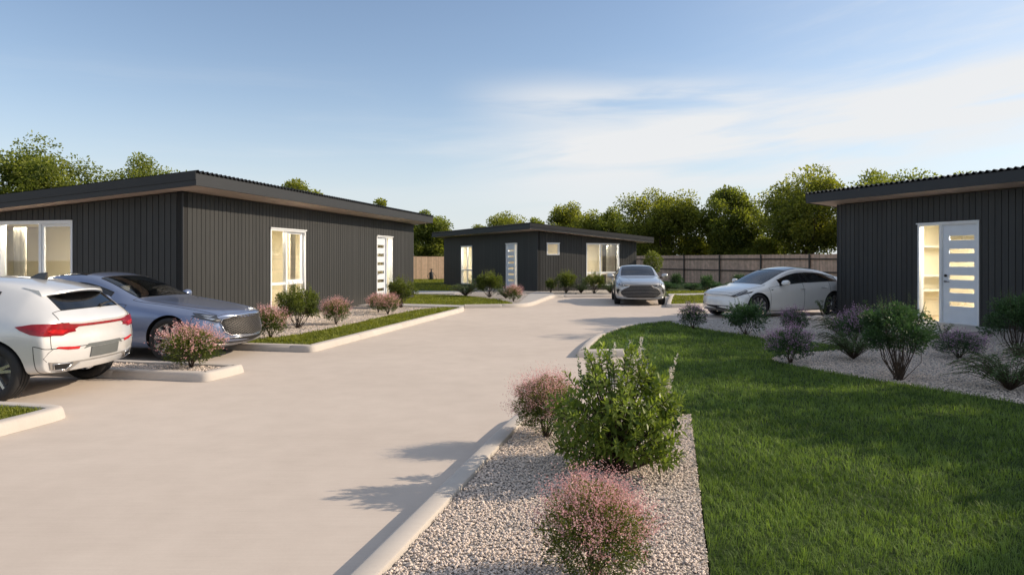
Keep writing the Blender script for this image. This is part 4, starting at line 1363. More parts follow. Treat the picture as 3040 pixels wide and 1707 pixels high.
class House:
    def __init__(s, label, origin, ax, sx, L, D, zh):
        s.sx = sx; s.L = L; s.D = D; s.zh = zh
        s.root = thing('cabin', label, 'house', (origin[0], origin[1], 0), math.atan2(ax[1], ax[0]), 'dark single storey cabins')
        s.holes = {'long': [], 'gable': []}
        s.ML = Matrix(((sx, 0, 0, 0), (0, 1, 0, 0), (0, 0, 1, 0), (0, 0, 0, 1)))
        s.MG = Matrix(((0, sx, 0, 0), (1, 0, 0, 0), (0, 0, 1, 0), (0, 0, 0, 1)))   # (t, d, z) -> (sx*d, t, z)
    def M(s, w): return s.ML if w == 'long' else s.MG
    def ztop(s, w): 
        return (lambda q: s.zh) if w == 'long' else (lambda q: s.zh - PITCH * q)
    def walls(s):
        for w, L in (('long', s.L), ('gable', s.D)):
            zt = s.ztop(w); holes = s.holes[w]
            bd = MB(); bk = MB(); bd.M = bk.M = s.M(w)
            r = random.Random(len(holes) * 7 + int(L * 10))
            nb = int(round(L / .15)); p = L / nb
            g = .0075
            for k in range(nb):
                a, b = k * p + g, (k + 1) * p - g
                bd.tone = r.random()
                st = r.uniform(-.0008, .0008)
                for s0, s1, hs in panel_cols(L, holes, [a, b]):
                    if s0 < a - 1e-6 or s1 > b + 1e-6: continue
                    z = .0
                    for z0, z1 in hs + [(None, None)]:
                        if z0 is None:
                            bd.hexa([(s0, st, z), (s1, st, z), (s1, .018, z), (s0, .018, z), (s0, st, zt(s0)), (s1, st, zt(s1)), (s1, .018, zt(s1)), (s0, .018, zt(s0))])
                        else:
                            if z0 - z > .005: bd.box(s0, s1, st, .018, z, z0)
                            z = z1
            for s0, s1, hs in panel_cols(L, holes, []):
                z = 0.
                off = .02
                for z0, z1 in hs + [(None, None)]:
                    if z0 is None:
                        bk.hexa([(s0, off, z), (s1, off, z), (s1, .14, z), (s0, .14, z), (s0, off, zt(s0)), (s1, off, zt(s1)), (s1, .14, zt(s1)), (s0, .14, zt(s0))])
                    else:
                        if z0 - z > .005: bk.box(s0, s1, off, .14, z, z0)
                        z = z1
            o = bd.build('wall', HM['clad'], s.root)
            bk.build('wall_core', HM['back'], o)
        # corner trim, the two far walls
        cb = MB(); cb.M = s.ML
        cb.box(-.012, .02, -.012, .02, 0, s.zh + .005)
        cb.build('corner_trim', HM['fascia'], s.root)
        fw = MB(); fw.M = s.ML
        fw.hexa([(s.L - .14, .15, 0), (s.L, .15, 0), (s.L, s.D - .15, 0), (s.L - .14, s.D - .15, 0), (s.L - .14, .15, s.zh - PITCH * .15), (s.L, .15, s.zh - PITCH * .15), (s.L, s.D - .15, s.zh - PITCH * (s.D - .15)), (s.L - .14, s.D - .15, s.zh - PITCH * (s.D - .15))])
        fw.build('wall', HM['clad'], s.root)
        rw = MB(); rw.M = s.ML
        rw.box(.0, s.L, s.D - .14, s.D, 0, s.zh - PITCH * s.D)
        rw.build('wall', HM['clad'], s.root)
    def roof(s, og=.5, oh=.7, ol=.6, of=.4):
        """mono-pitch roof: og gable overhang at the near corner, oh along the high wall, ol at the low eave, of at the far end"""
        zs = lambda y: s.zh + .012 - PITCH * y
        x0, x1, y0, y1 = -og, s.L + of, -oh, s.D + ol
        H = .25
        P = lambda x, y, dz: (x, y, zs(y) + dz)
        f = MB(); f.M = s.ML
        t = .03
        f.hexa([P(x0, y0, 0), P(x1, y0, 0), P(x1, y0 + t, 0), P(x0, y0 + t, 0), P(x0, y0, H), P(x1, y0, H), P(x1, y0 + t, H), P(x0, y0 + t, H)])
        fo = f.build('fascia', HM['fascia'], s.root)
        for a, b in ((x0, x0 + t), (x1 - t, x1)):
            g = MB(); g.M = s.ML
            ya, yb = y0 + t + .001, y1 - t - .001
            g.hexa([P(a, ya, 0), P(b, ya, 0), P(b, yb, 0), P(a, yb, 0), P(a, ya, H + .035), P(b, ya, H + .035), P(b, yb, H + .035), P(a, yb, H + .035)])
            o = g.build('barge_board', HM['fascia'], s.root)
            g = MB(); g.M = s.ML
            a2, b2 = (a - .014, a - .001) if a == x0 else (b + .001, b + .014)
            g.hexa([P(a2, ya - t, .115), P(b2, ya - t, .115), P(b2, yb + t, .115), P(a2, yb + t, .115), P(a2, ya - t, H + .045), P(b2, ya - t, H + .045), P(b2, yb + t, H + .045), P(a2, yb + t, H + .045)])
            g.build('barge_capping', HM['roof'], o)
        g = MB(); g.M = s.ML
        g.hexa([P(x0, y1 - t, 0), P(x1, y1 - t, 0), P(x1, y1, 0), P(x0, y1, 0), P(x0, y1 - t, H), P(x1, y1 - t, H), P(x1, y1, H), P(x0, y1, H)])
        g.build('fascia', HM['fascia'], s.root)
        g = MB(); g.M = s.ML
        e = .032
        g.hexa([P(x0 + e, y0 + e, .012), P(x1 - e, y0 + e, .012), P(x1 - e, y1 - e, .012), P(x0 + e, y1 - e, .012), P(x0 + e, y0 + e, .03), P(x1 - e, y0 + e, .03), P(x1 - e, y1 - e, .03), P(x0 + e, y1 - e, .03)])
        g.build('soffit', HM['soffit'], s.root)
        # corrugated sheet
        pit = .15; n = int((x1 - x0 - .08) / pit * 6)
        V = []; F = []
        for k in range(n + 1):
            x = x0 + .04 + (x1 - x0 - .08) * k / n
            dz = H + .012 + .028 * (1 + math.sin(2 * math.pi * (x - x0) / pit))
            for y, ex in ((y0 - .03, 0), (y1 + .03, 0)):
                V.append(tuple(s.ML @ Vector((x, y, zs(y) + dz))))
                V.append(tuple(s.ML @ Vector((x, y, zs(y) + dz - .012))))
        for k in range(n):
            a, b = 4 * k, 4 * k + 4
            F += [a, a + 2, b + 2, b, a + 1, b + 1, b + 3, a + 3, a, b, b + 1, a + 1, a + 2, a + 3, b + 3, b + 2]
        np_mesh('roof', V, F, np.full(n * 4, 4), HM['roof'], s.root, smooth=False)
    def interior(s, lamps, deep=3.2):
        mb = MB(); mb.M = s.ML
        zc = s.zh - PITCH * s.D - .12
        zc = max(zc, 2.55)
        e = .16
        # room shell: ceiling, back wall, ends
        mb.box(e, s.L - e, e + .02, e + deep, zc, zc + .03)
        gr = lamps.get('gable', e)
        mb.box(max(gr, e), s.L - e, e + deep, e + deep + .05, .08, zc)
        if 'gable' in lamps:
            mb.box(gr, gr + .05, e + deep + .051, s.D - e, .08, zc)
            mb.box(e, gr, e + deep + .001, s.D - e, zc + .001, zc + .03)
        for x in lamps['cross']:
            mb.box(x, x + .06, e, e + deep, .08, zc)
        mb.build('room_wall', HM['wall'], s.root)
        fl = MB(); fl.M = s.ML
        fl.box(e, s.L - e, e, s.D - e, .02, .075)
        fl.build('room_floor', HM['floor'], s.root)
        for x, y in lamps['at']:
            lm = MB(); lm.M = s.ML
            lm.box(x - .35, x + .35, y - .35, y + .35, zc - .05, zc - .012)
            lm.build('ceiling_lamp', HM['lampm'], s.root)
    def bars(s, mb, s0, s1, z0, z1, w, d0, d1):
        mb.box(s0, s0 + w, d0, d1, z0, z1); mb.box(s1 - w, s1, d0, d1, z0, z1)
        mb.box(s0 + w, s1 - w, d0 + .001, d1 - .001, z1 - w, z1); mb.box(s0 + w, s1 - w, d0 + .001, d1 - .001, z0, z0 + w)
    def window(s, w, s0, s1, z0, z1, mull=None, trans=None, sash=None):
        """frame with an optional mullion and transom; sash: index of the panes that carry an opening sash"""
        s.holes[w].append((s0, s1, z0, z1))
        M = s.M(w)
        f = MB(); f.M = M
        s.bars(f, s0 + .002, s1 - .002, z0 + .002, z1 - .002, .048, -.016, .135)
        f.box(s0 - .02, s1 + .02, -.045, -.017, z1 - .005, z1 + .025)        # head flashing
        fr = f.build('window', HM['frame'], s.root)
        xs = [(s0 + .05, s1 - .05)] if mull is None else [(s0 + .05, mull - .03), (mull + .03, s1 - .05)]
        zs = [(z0 + .05, z1 - .05)] if trans is None else [(z0 + .05, trans - .035), (trans + .035, z1 - .05)]
        m = MB(); m.M = M
        if mull is not None: m.box(mull - .03, mull + .03, .03, .13, z0 + .05, z1 - .05)
        if trans is not None:
            for a, b in xs: m.box(a, b, .04, .125, trans - .035, trans + .035)
        if m.f: m.build('glazing_bar', HM['frame'], fr)
        for i, (a, b) in enumerate(xs):
            for j, (c, d) in enumerate(zs):
                e = 0
                if sash and (i, j) in sash:
                    q = MB(); q.M = M
                    s.bars(q, a + .004, b - .004, c + .004, d - .004, .055, .055, .105)
                    q.build('sash', HM['frame'], fr); e = .058
                g = MB(); g.M = M
                g.box(a + e, b - e, .078, .084, c + e, d - e)
                g.build('pane', HM['pane'], fr)
        return fr
    def door(s, w, s0, s1, leaf, side, z0=.06, z1=2.5, hand=1, slot='pane'):
        """frame with a leaf (six glazed slots) and a tall side light"""
        s.holes[w].append((s0, s1, z0, z1))
        M = s.M(w)
        f = MB(); f.M = M
        s.bars(f, s0 + .002, s1 - .002, z0 + .002, z1 - .002, .045, -.018, .135)
        f.box(s0 - .02, s1 + .02, -.05, -.019, z1 - .005, z1 + .025)
        m0 = (leaf[0] + side[1]) / 2 if leaf[0] > side[0] else (leaf[1] + side[0]) / 2
        f.box(m0 - .028, m0 + .028, -.01, .13, z0 + .047, z1 - .047)
        fr = f.build('door_frame', HM['frame'], s.root)
        g = MB(); g.M = M
        g.box(side[0], side[1], .075, .081, z0 + .05, z1 - .05)
        g.build('side_light', HM['pane'], fr)
        l0, l1 = leaf
        H = z1 - z0 - .1; W = l1 - l0
        hs = []
        for q in (.863, .728, .594, .459, .325, .189):
            zc = z0 + .05 + H * q
            hs.append((l0 + W * .17, l0 + W * .88, zc - .053, zc + .053))
        if hand < 0: hs = [(l0 + l1 - b, l0 + l1 - a, c, d) for a, b, c, d in hs]
        d = MB(); d.M = M
        for a, b, hh in panel_cols(1e3, hs, [l0, l1]):
            if a < l0 - 1e-6 or b > l1 + 1e-6: continue
            z = z0 + .05
            for c0, c1 in hh + [(z1 - .05, None)]:
                d.box(a, b, .045, .09, z, c0); z = c1
        df = d.build('door', HM['door'], s.root)
        for a, b, c0, c1 in hs:
            g = MB(); g.M = M
            g.box(a, b, .066, .070, c0, c1)
            g.build('pane', HM[slot], df)
        hx = l0 + .075 if hand > 0 else l1 - .075
        k = MB(); k.M = M
        k.tube([(hx, .044, 1.12), (hx, .0, 1.12)], .026, 12)
        k.tube([(hx, -.005, 1.12), (hx + hand * .12, -.005, 1.115)], .011, 8)
        k.build('handle', HM['metal'], df, smooth=True, angle=40)
        k = MB(); k.M = M
        k.tube([(hx, .044, 1.26), (hx, .02, 1.26)], .034, 12)
        k.build('lock', HM['dark'], df, smooth=True, angle=40)
        return df
    def piece(s, name, mat, w, s0, s1, d0, d1, z0, z1, parent=None):
        mb = MB(); mb.M = s.M(w); mb.box(s0, s1, d0, d1, z0, z1)
        return mb.build(name, HM[mat], parent or s.root)
    def curtain(s, w, s0, s1, z0, z1, d):
        mb = MB(); mb.M = s.M(w)
        n = 28
        rs = [[(s0 + (s1 - s0) * k / n, d + .03 * math.sin(k * 1.9), z) for k in range(n + 1)] for z in (z0, z1)]
        mb.rings(rs, caps=False, closed=False)
        mb.build('curtain', HM['curtain'], s.root, smooth=True)

# left house
h1 = House('large dark cabin on the left with cars parked before its gable', (-7.04, 14.6), (.212, .977), 1, 14.0, 8.5, 3.10)
h1.window('long', 3.35, 5.16, .31, 2.47, mull=4.20, trans=1.0, sash={(1, 1)})
h1.door('long', 10.2, 11.68, (10.25, 11.1), (11.16, 11.63), hand=1, slot='smoked')
h1.window('gable', 2.80, 4.80, .31, 2.50, mull=3.72, sash={(0, 0)})
h1.walls(); h1.roof(.5, .7, .6, .4)
h1.interior(dict(gable=3.2, cross=[3.2, 6.4, 9.6, 12.4], at=[(4.3, .62), (10.9, .62), (.6, 2.4), (.6, 4.4)]))
h1.curtain('long', 3.45, 3.75, .2, 2.4, .35); h1.curtain('long', 4.9, 5.2, .2, 2.4, .35)
h1.piece('cabinet', 'cabinet', 'long', 10.6, 12.3, 2.4, 3.1, .1, 2.1)
h1.piece('sideboard', 'cabinet', 'gable', 2.9, 4.9, 2.6, 3.1, .1, 1.15)
h1.curtain('gable', 4.45, 4.8, .2, 2.4, .35)

# middle house: its long high wall faces left, the gable faces the drive
h2 = House('dark cabin in the middle at the end of the drive', (1.26, 33.7), (.445, -.896), -1, 13.0, 6.0, 3.06)
h2.window('long', 8.2, 9.97, .15, 2.47, mull=9.1, trans=1.0)
h2.door('long', 2.2, 3.56, (2.55, 3.5), (2.25, 2.49), hand=1)
h2.window('gable', .52, 1.25, 1.88, 2.47, mull=None)
h2.window('gable', 2.84, 4.88, .31, 2.47, mull=3.74, trans=.98)
h2.walls(); h2.roof(.5, .7, .75, .4)
h2.interior(dict(gable=3.0, cross=[6.8, 10.6], at=[(9., .62), (2.9, .62), (.6, 2.2), (.6, 4.0)]))
h2.piece('picture_frame', 'picture', 'gable', 3.1, 3.42, 2.9, 2.95, 1.35, 1.8)
h2.curtain('gable', 2.9, 3.12, .2, 2.4, .35); h2.curtain('gable', 4.3, 4.85, .2, 2.4, .35)
h2.piece('worktop', 'shelf', 'gable', 2.5, 4.9, .6, .9, .86, .92)

# right house: its long high wall runs towards the viewer
h3 = House('dark cabin on the right with a glazed door and side light', (9.38, 19.67), (.348, -.9375), 1, 14.5, 5.6, 3.22)
h3.door('long', 2.56, 4.13, (3.2, 4.08), (2.62, 3.13), z0=.09, z1=2.54, hand=1)
h3.walls(); h3.roof(.48, .7, .6, .4)
h3.interior(dict(cross=[1.2, 6.6], at=[(2.9, .62), (3.9, .62)]))
h3.piece('cabinet', 'cabinet', 'long', 1.35, 2.9, 2.5, 3.1, .1, 2.2)
for z in (.78, 1.18, 1.98):
    h3.piece('shelf', 'shelf', 'long', 1.27, 1.62, .6, 2.4, z, z + .05)
for q, o in (('clad', h1), ): pass
# ------------------------------------------------------------------ plants
prng = np.random.default_rng(21)
M_LEAF = leafy('bush leaves', (.028, .052, .010), (.22, .255, .05), .34, .45, .4)
M_LEAF_BLUE = leafy('dark bush leaves', (.016, .044, .018), (.10, .18, .06), .28, .42, .45)
M_LEAF_BIG = leafy('broad leaves', (.036, .072, .014), (.31, .38, .08), .44, .42, .45)
M_LEAF_FERN = leafy('feathery leaves', (.03, .065, .02), (.12, .19, .07), .35, .5, .3)
M_PINK = leafy('pink blossom', (.50, .22, .23), (.88, .60, .57), .3, .7, .2)
M_MAUVE = leafy('mauve blossom', (.22, .12, .21), (.56, .38, .52), .3, .7, .2)
M_PALE = leafy('pale blossom', (.40, .36, .32), (.68, .64, .56), .3, .7, .2)
M_TWIG = simple('twig bark', (.055, .035, .022), .8, 0, .3, 30)
M_BARK = simple('tree bark', (.07, .052, .036), .85, 0, .35, 9, bmp=.4)
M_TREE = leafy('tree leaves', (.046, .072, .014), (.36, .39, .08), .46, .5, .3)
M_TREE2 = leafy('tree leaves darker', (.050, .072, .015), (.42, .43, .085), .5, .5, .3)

def unit(v): return v / np.maximum(np.linalg.norm(v, axis=1, keepdims=True), 1e-9)

def leaves(C, D, up, L, W, tone, fold=.18):
    """C base points, D leaf axes, up approximate leaf normals -> vertices, faces of pointed leaves (two halves, folded)"""
    n = len(C)
    D = unit(D); S = unit(np.cross(D, up)); Nn = np.cross(S, D)
    L = L[:, None]; W = W[:, None]
    V = np.empty((n, 4, 3))
    V[:, 0] = C
    V[:, 1] = C + D * L * .45 + S * W * .5 + Nn * W * fold
    V[:, 2] = C + D * L
    V[:, 3] = C + D * L * .45 - S * W * .5 + Nn * W * fold
    b = np.arange(n)[:, None] * 4
    F = np.concatenate([b + np.array([0, 1, 2]), b + np.array([0, 2, 3])], axis=1).ravel()
    return V.reshape(-1, 3), F, np.full(2 * n, 3), np.repeat(np.clip(tone, 0, 1), 2)

def dome_points(n, rx, rz, shell=.55, low=-.35, lump=.12, seed=0, sharp=1.):
    """points in a lumpy dome, denser towards the surface; returns points (centre at 0) and outward directions, radial fraction"""
    r = np.random.default_rng(seed)
    d = unit(r.normal(size=(n * 3, 3)))
    d = d[d[:, 2] > low][:n]
    n = len(d)
    f = 1 + lump * (np.sin(3.1 * d[:, 0] * 2 + 1.3) * np.cos(2.7 * d[:, 1] * 2 + .4) + .7 * np.sin(5.3 * d[:, 2] * 2 + d[:, 0] * 6))
    t = shell + (1 - shell) * r.random(n) ** .6
    inner = r.random(n) < .25
    t[inner] = r.uniform(.25, shell, inner.sum())
    P = d * (t * f)[:, None] * np.array([rx, rx, rz])
    return P, d, t

def stems_mesh(name, tips, base, r0, mat, parent, seed=0, bend=.35, n=5, spread=None):
    rr = random.Random(seed)
    mb = MB()
    for t in tips:
        t = Vector(t); b = Vector(base) + Vector((rr.uniform(-1, 1), rr.uniform(-1, 1), 0)) * (spread or r0 * 2.0)
        m1 = b.lerp(t, .4) + Vector((t.x - b.x, t.y - b.y, 0)) * bend * (.35 if spread else -.35) + Vector((rr.uniform(-.02, .02), rr.uniform(-.02, .02), 0))
        m2 = b.lerp(t, .72) + Vector((rr.uniform(-.02, .02), rr.uniform(-.02, .02), .02))
        mb.tube([b, m1, m2, t], [r0, r0 * .7, r0 * .5, r0 * .25], n, caps=False)
    return mb.build(name, mat, parent, smooth=True)

def heather(name, n_leaf, n_flower, w, h, leafmat, flowmat, seed, label, group, cat='shrub', lsz=.022, fsz=.010, stemh=.12):
    """dome of fine leaf with blossom over its upper outside"""
    root = thing(name, label, cat, (0, 0, 0), 0, group)
    r = np.random.default_rng(seed)
    cz = h * .50; rx = w * .5; rz = h * .50
    P, d, t = dome_points(n_leaf, rx * .92, rz * .94, .45, -.75, .15, seed)
    P[:, 2] += cz
    # foot draws in towards the stem
    k = np.clip((P[:, 2] - h * .03) / (h * .22), .35, 1) ** .8
    P[:, :2] *= k[:, None]
    up = r.normal(size=(len(P), 3)); dd = d + r.normal(0, .55, d.shape) + np.array([0, 0, .45])
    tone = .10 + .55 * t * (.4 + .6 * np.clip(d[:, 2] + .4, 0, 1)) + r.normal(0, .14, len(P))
    V, F, c, tn = leaves(P, dd, up, lsz * r.uniform(.7, 1.4, len(P)), lsz * .42 * r.uniform(.7, 1.3, len(P)), tone)
    np_mesh('foliage', V, F, c, leafmat, root, tn)
    # blossom sprays: short spikes of tiny florets along the outer twigs
    ns = n_flower // 7
    P, d, t = dome_points(ns, rx * .98, rz * .98, .72, -.4, .15, seed + 3)
    keep = r.random(len(P)) < np.clip(.34 + .95 * d[:, 2] + .35 * np.sin(d[:, 0] * 7 + d[:, 1] * 5), .10, 1)
    P, d = P[keep], d[keep]
    P[:, 2] += cz
    k = np.clip((P[:, 2] - h * .03) / (h * .22), .35, 1) ** .8
    P[:, :2] *= k[:, None]
    ax = unit(d + r.normal(0, .30, d.shape) + np.array([0, 0, .45]))
    q = 7
    tt = np.tile(np.linspace(0, 1, q), len(P))
    C = np.repeat(P, q, axis=0) + np.repeat(ax, q, axis=0) * (tt * np.repeat(r.uniform(.03, .15, len(P)), q) * h / .55)[:, None] + r.normal(0, .0045 * h / .5, (len(P) * q, 3))
    n = len(C)
    V, F, c, tn = leaves(C, r.normal(size=(n, 3)) + np.array([0, 0, .3]), r.normal(size=(n, 3)), fsz * r.uniform(.7, 1.5, n), fsz * .85 * r.uniform(.7, 1.3, n), .35 + .25 * tt + r.normal(0, .2, n), .1)
    np_mesh('blossom', V, F, c, flowmat, root, tn)
    tips = [(rx * .6 * math.cos(a) * q, rx * .6 * math.sin(a) * q, cz * (.8 + .3 * (1 - q))) for a, q in [(2.4 * i, .3 + .7 * ((i * .37) % 1)) for i in range(12)]]
    stems_mesh('stem', tips, (0, 0, -.02), .008, M_TWIG, root, seed)
    return root

def green_bush(name, n_leaf, w, h, mat, seed, label, group, lsz=.045, sprigs=10, low=-.55, lift=.55, cat='shrub', stemn=14, aspect=.5, bare=.1):
    """rounded evergreen with upright twigs breaking the outline and bare stems at the foot"""
    root = thing(name, label, cat, (0, 0, 0), 0, group)
    r = np.random.default_rng(seed)
    rx, rz, cz = w * .47, h * .46, h * lift
    # clumps on a dome, each a little ball of leaves
    nc = 46
    Pc, dc, tc_ = dome_points(nc, rx * .82, rz * .84, .62, low, .18, seed)
    Pc[:, 2] += cz
    k = np.clip((Pc[:, 2] + h * .03) / (h * .26), .6, 1)
    Pc[:, :2] *= k[:, None]
    nc = len(Pc)
    idx = r.integers(0, nc, n_leaf)
    off = unit(r.normal(size=(n_leaf, 3))) * (r.random(n_leaf) ** .45)[:, None] * w * r.uniform(.10, .17, nc)[idx][:, None]
    P = Pc[idx] + off
    P[:, 2] = np.maximum(P[:, 2], h * bare * r.uniform(.5, 1.1, n_leaf))
    d = unit(off + .6 * dc[idx] * w * .15)
    dd = d + r.normal(0, .5, d.shape) + np.array([0, 0, .25])
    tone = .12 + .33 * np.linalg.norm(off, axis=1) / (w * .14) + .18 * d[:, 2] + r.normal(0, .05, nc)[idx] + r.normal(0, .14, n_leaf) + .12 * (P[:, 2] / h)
    V, F, c, tn = leaves(P, dd, r.normal(size=(n_leaf, 3)) + np.array([0, 0, .9]), lsz * r.uniform(.65, 1.35, n_leaf), lsz * aspect * r.uniform(.7, 1.3, n_leaf), tone)
    tips = [tuple(p) for p in Pc[r.permutation(nc)[:stemn]]]
    Vs, Fs, cs, ts = [V], [F], [c], [tn]
    base = len(V)
    for q in range(sprigs):
        a = r.uniform(0, 6.283); rad = rx * r.uniform(.2, .85)
        z0 = cz + rz * .75 * math.sqrt(max(0, 1 - (rad / rx) ** 2))
        ln = h * r.uniform(.14, .3)
        tip = np.array([rad * math.cos(a) * 1.15, rad * math.sin(a) * 1.15, z0 + ln])
        st = np.array([rad * math.cos(a), rad * math.sin(a), z0 - .03])
        m = 16
        tt = np.linspace(0, 1, m)
        C = st + (tip - st) * tt[:, None]
        an = np.arange(m) * 2.4
        dd = np.column_stack([np.cos(an), np.sin(an), np.full(m, .9)])
        V, F, c, tn = leaves(C, dd, r.normal(size=(m, 3)), lsz * (1.0 - .55 * tt), lsz * aspect * (1 - .5 * tt), .55 + .3 * tt + r.normal(0, .12, m))
        Vs.append(V); Fs.append(F + base); cs.append(c); ts.append(tn); base += len(V)
        tips.append(tuple(tip))
    np_mesh('foliage', np.concatenate(Vs), np.concatenate(Fs), np.concatenate(cs), mat, root, np.concatenate(ts))
    stems_mesh('stem', tips, (0, 0, -.02), .0045 * h / .8, M_TWIG, root, seed, bend=.55, spread=.05 * w)
    return root

def frond_plant(name, n_frond, w, h, mat, seed, label, group, lsz=.03, up=.5, per=26, cat='shrub', droop=.25):
    """arching sprays with small leaves either side, spreading low"""
    root = thing(name, label, cat, (0, 0, 0), 0, group)
    r = np.random.default_rng(seed)
    Vs, Fs, cs, ts = [], [], [], []; base = 0
    mb = MB()
    for q in range(n_frond):
        a = r.uniform(0, 6.283); R_ = w * .5 * r.uniform(.35, 1.05); e = r.uniform(.15, 1.) ** .8
        top = h * (up + (1 - up) * e) * r.uniform(.6, 1.05)
        t = np.linspace(0, 1, per)
        rad = R_ * t ** .9
        z = top * np.sin(np.minimum(t * (1.15 + .45 * (1 - e)), 1.75) * 1.35) * (1 - droop * t ** 3)
        sw = r.normal(0, .25) * t * R_
        C = np.column_stack([rad * np.cos(a) - sw * np.sin(a), rad * np.sin(a) + sw * np.cos(a), z])
        T = np.gradient(C, axis=0); T = unit(T)
        sd = np.where(np.arange(per) % 2 == 0, 1, -1)[:, None]
        S = unit(np.cross(T, np.array([0, 0, 1.]))) * sd
        sel = t > .16
        dd = (T * .7 + S * .8 + r.normal(0, .2, C.shape))[sel]
        n = sel.sum()
        V, F, c, tn = leaves(C[sel], dd, np.tile([0, 0, 1.], (n, 1)) + r.normal(0, .35, (n, 3)), lsz * r.uniform(.7, 1.35, n), lsz * .42 * r.uniform(.7, 1.2, n), .30 + .35 * t[sel] + r.normal(0, .16, n))
        Vs.append(V); Fs.append(F + base); cs.append(c); ts.append(tn); base += len(V)
        mb.tube([tuple(p) for p in C[::5]] + [tuple(C[-1])], .0022 * (1 + h), 3, caps=False)
    np_mesh('foliage', np.concatenate(Vs), np.concatenate(Fs), np.concatenate(cs), mat, root, np.concatenate(ts))
    mb.build('stem', M_TWIG, root)
    return root

def broad_bush(label):
    """the large foreground plant: broad drooping leaves on arching stems, with tall flower spikes"""
    root = thing('flowering_bush', label, 'shrub', (0, 0, 0), 0, None)
    r = np.random.default_rng(77)
    Vs, Fs, cs, ts = [], [], [], []; base = 0
    mb = MB()
    W, H = 1.10, .78
    for q in range(270):
        a = r.uniform(0, 6.283); e = r.random()
        R_ = W * .5 * math.sqrt(r.uniform(.03, 1.0)) * 1.02
        top = H * (1.0 - .45 * (R_ / (W * .5)) ** 2) * r.uniform(.3, 1.18)
        top = max(top, .14)
        m = 7
        t = np.linspace(0, 1, m)
        C = np.column_stack([R_ * np.cos(a) * t ** 1.2, R_ * np.sin(a) * t ** 1.2, top * t ** .75])
        if q % 2 == 0: mb.tube([tuple(p) for p in C[::2]], [.006, .005, .004, .002][:len(C[::2])], 4, caps=False)
        tip = C[-1]; ax = unit((C[-1] - C[-3])[None])[0]
        nl = r.integers(14, 22)
        an = np.arange(nl) * 2.399 + r.uniform(0, 6)
        k = np.linspace(0, 1, nl)
        P = tip - ax * (k * .14)[:, None]
        ang = .55 + .9 * k
        e1 = unit(np.cross(ax, [0.3, .2, .9])[None])[0]; e2 = np.cross(ax, e1)
        dd = ax * np.cos(ang)[:, None] + (e1 * np.cos(an)[:, None] + e2 * np.sin(an)[:, None]) * np.sin(ang)[:, None]
        dd[:, 2] -= .12 * k
        L = (.040 + .046 * k) * r.uniform(.75, 1.25, nl)
        V, F, c, tn = leaves(P, dd, np.tile([0, 0, 1.], (nl, 1)) + r.normal(0, .3, (nl, 3)), L, L * .42, .26 + .28 * (1 - k) + .22 * (tip[2] / H) + r.normal(0, .13, nl) + r.normal(0, .07), .12)
        Vs.append(V); Fs.append(F + base); cs.append(c); ts.append(tn); base += len(V)
    np_mesh('foliage', np.concatenate(Vs), np.concatenate(Fs), np.concatenate(cs), M_LEAF_BIG, root, np.concatenate(ts))
    tips = [(.45 * math.cos(a), .45 * math.sin(a), .12 + .1 * (i % 3)) for i, a in enumerate([.2, 5.9, 5.2, 3.6, 2.4])]
    for t in tips: mb.tube([(0, 0, -.02), (t[0] * .35, t[1] * .35, .05), (t[0] * .75, t[1] * .75, t[2] * .6), t], [.012, .009, .006, .003], 5, caps=False)
    mb.build('stem', M_TWIG, root, smooth=True)
    # spikes
    sp = [(-.30, .05, .80), (-.24, .12, .86), (-.05, .02, .93), (.0, .12, .88), (.08, -.04, .97), (.12, .1, .90), (.20, .03, .93), (.26, .12, .97), (.30, -.06, .90), (.44, .05, .72), (.50, .12, .80), (.52, -.1, .62), (.16, .18, .90), (-.12, .16, .84)]
    for k, (x, y, z) in enumerate(sp):
        m = 90
        t = np.sort(r.random(m))
        st = np.array([x * .8, y * .8, z - .30]); en = np.array([x, y, z])
        C = st + (en - st) * t[:, None] + r.normal(0, .009, (m, 3)) * (1.2 - t)[:, None]
        an = r.uniform(0, 6.283, m)
        dd = np.column_stack([np.cos(an), np.sin(an), np.full(m, .7)])
        pale = k in (3, 5, 6, 9, 10)
        V, F, c, tn = leaves(C, dd, r.normal(size=(m, 3)), .036 * (1.1 - .6 * t), .018 * (1.1 - .6 * t), .5 + .35 * t + r.normal(0, .15, m), .1)
        o = np_mesh('flower_spike', V, F, c, M_PALE if pale else M_LEAF_FERN, root, tn)
    return root

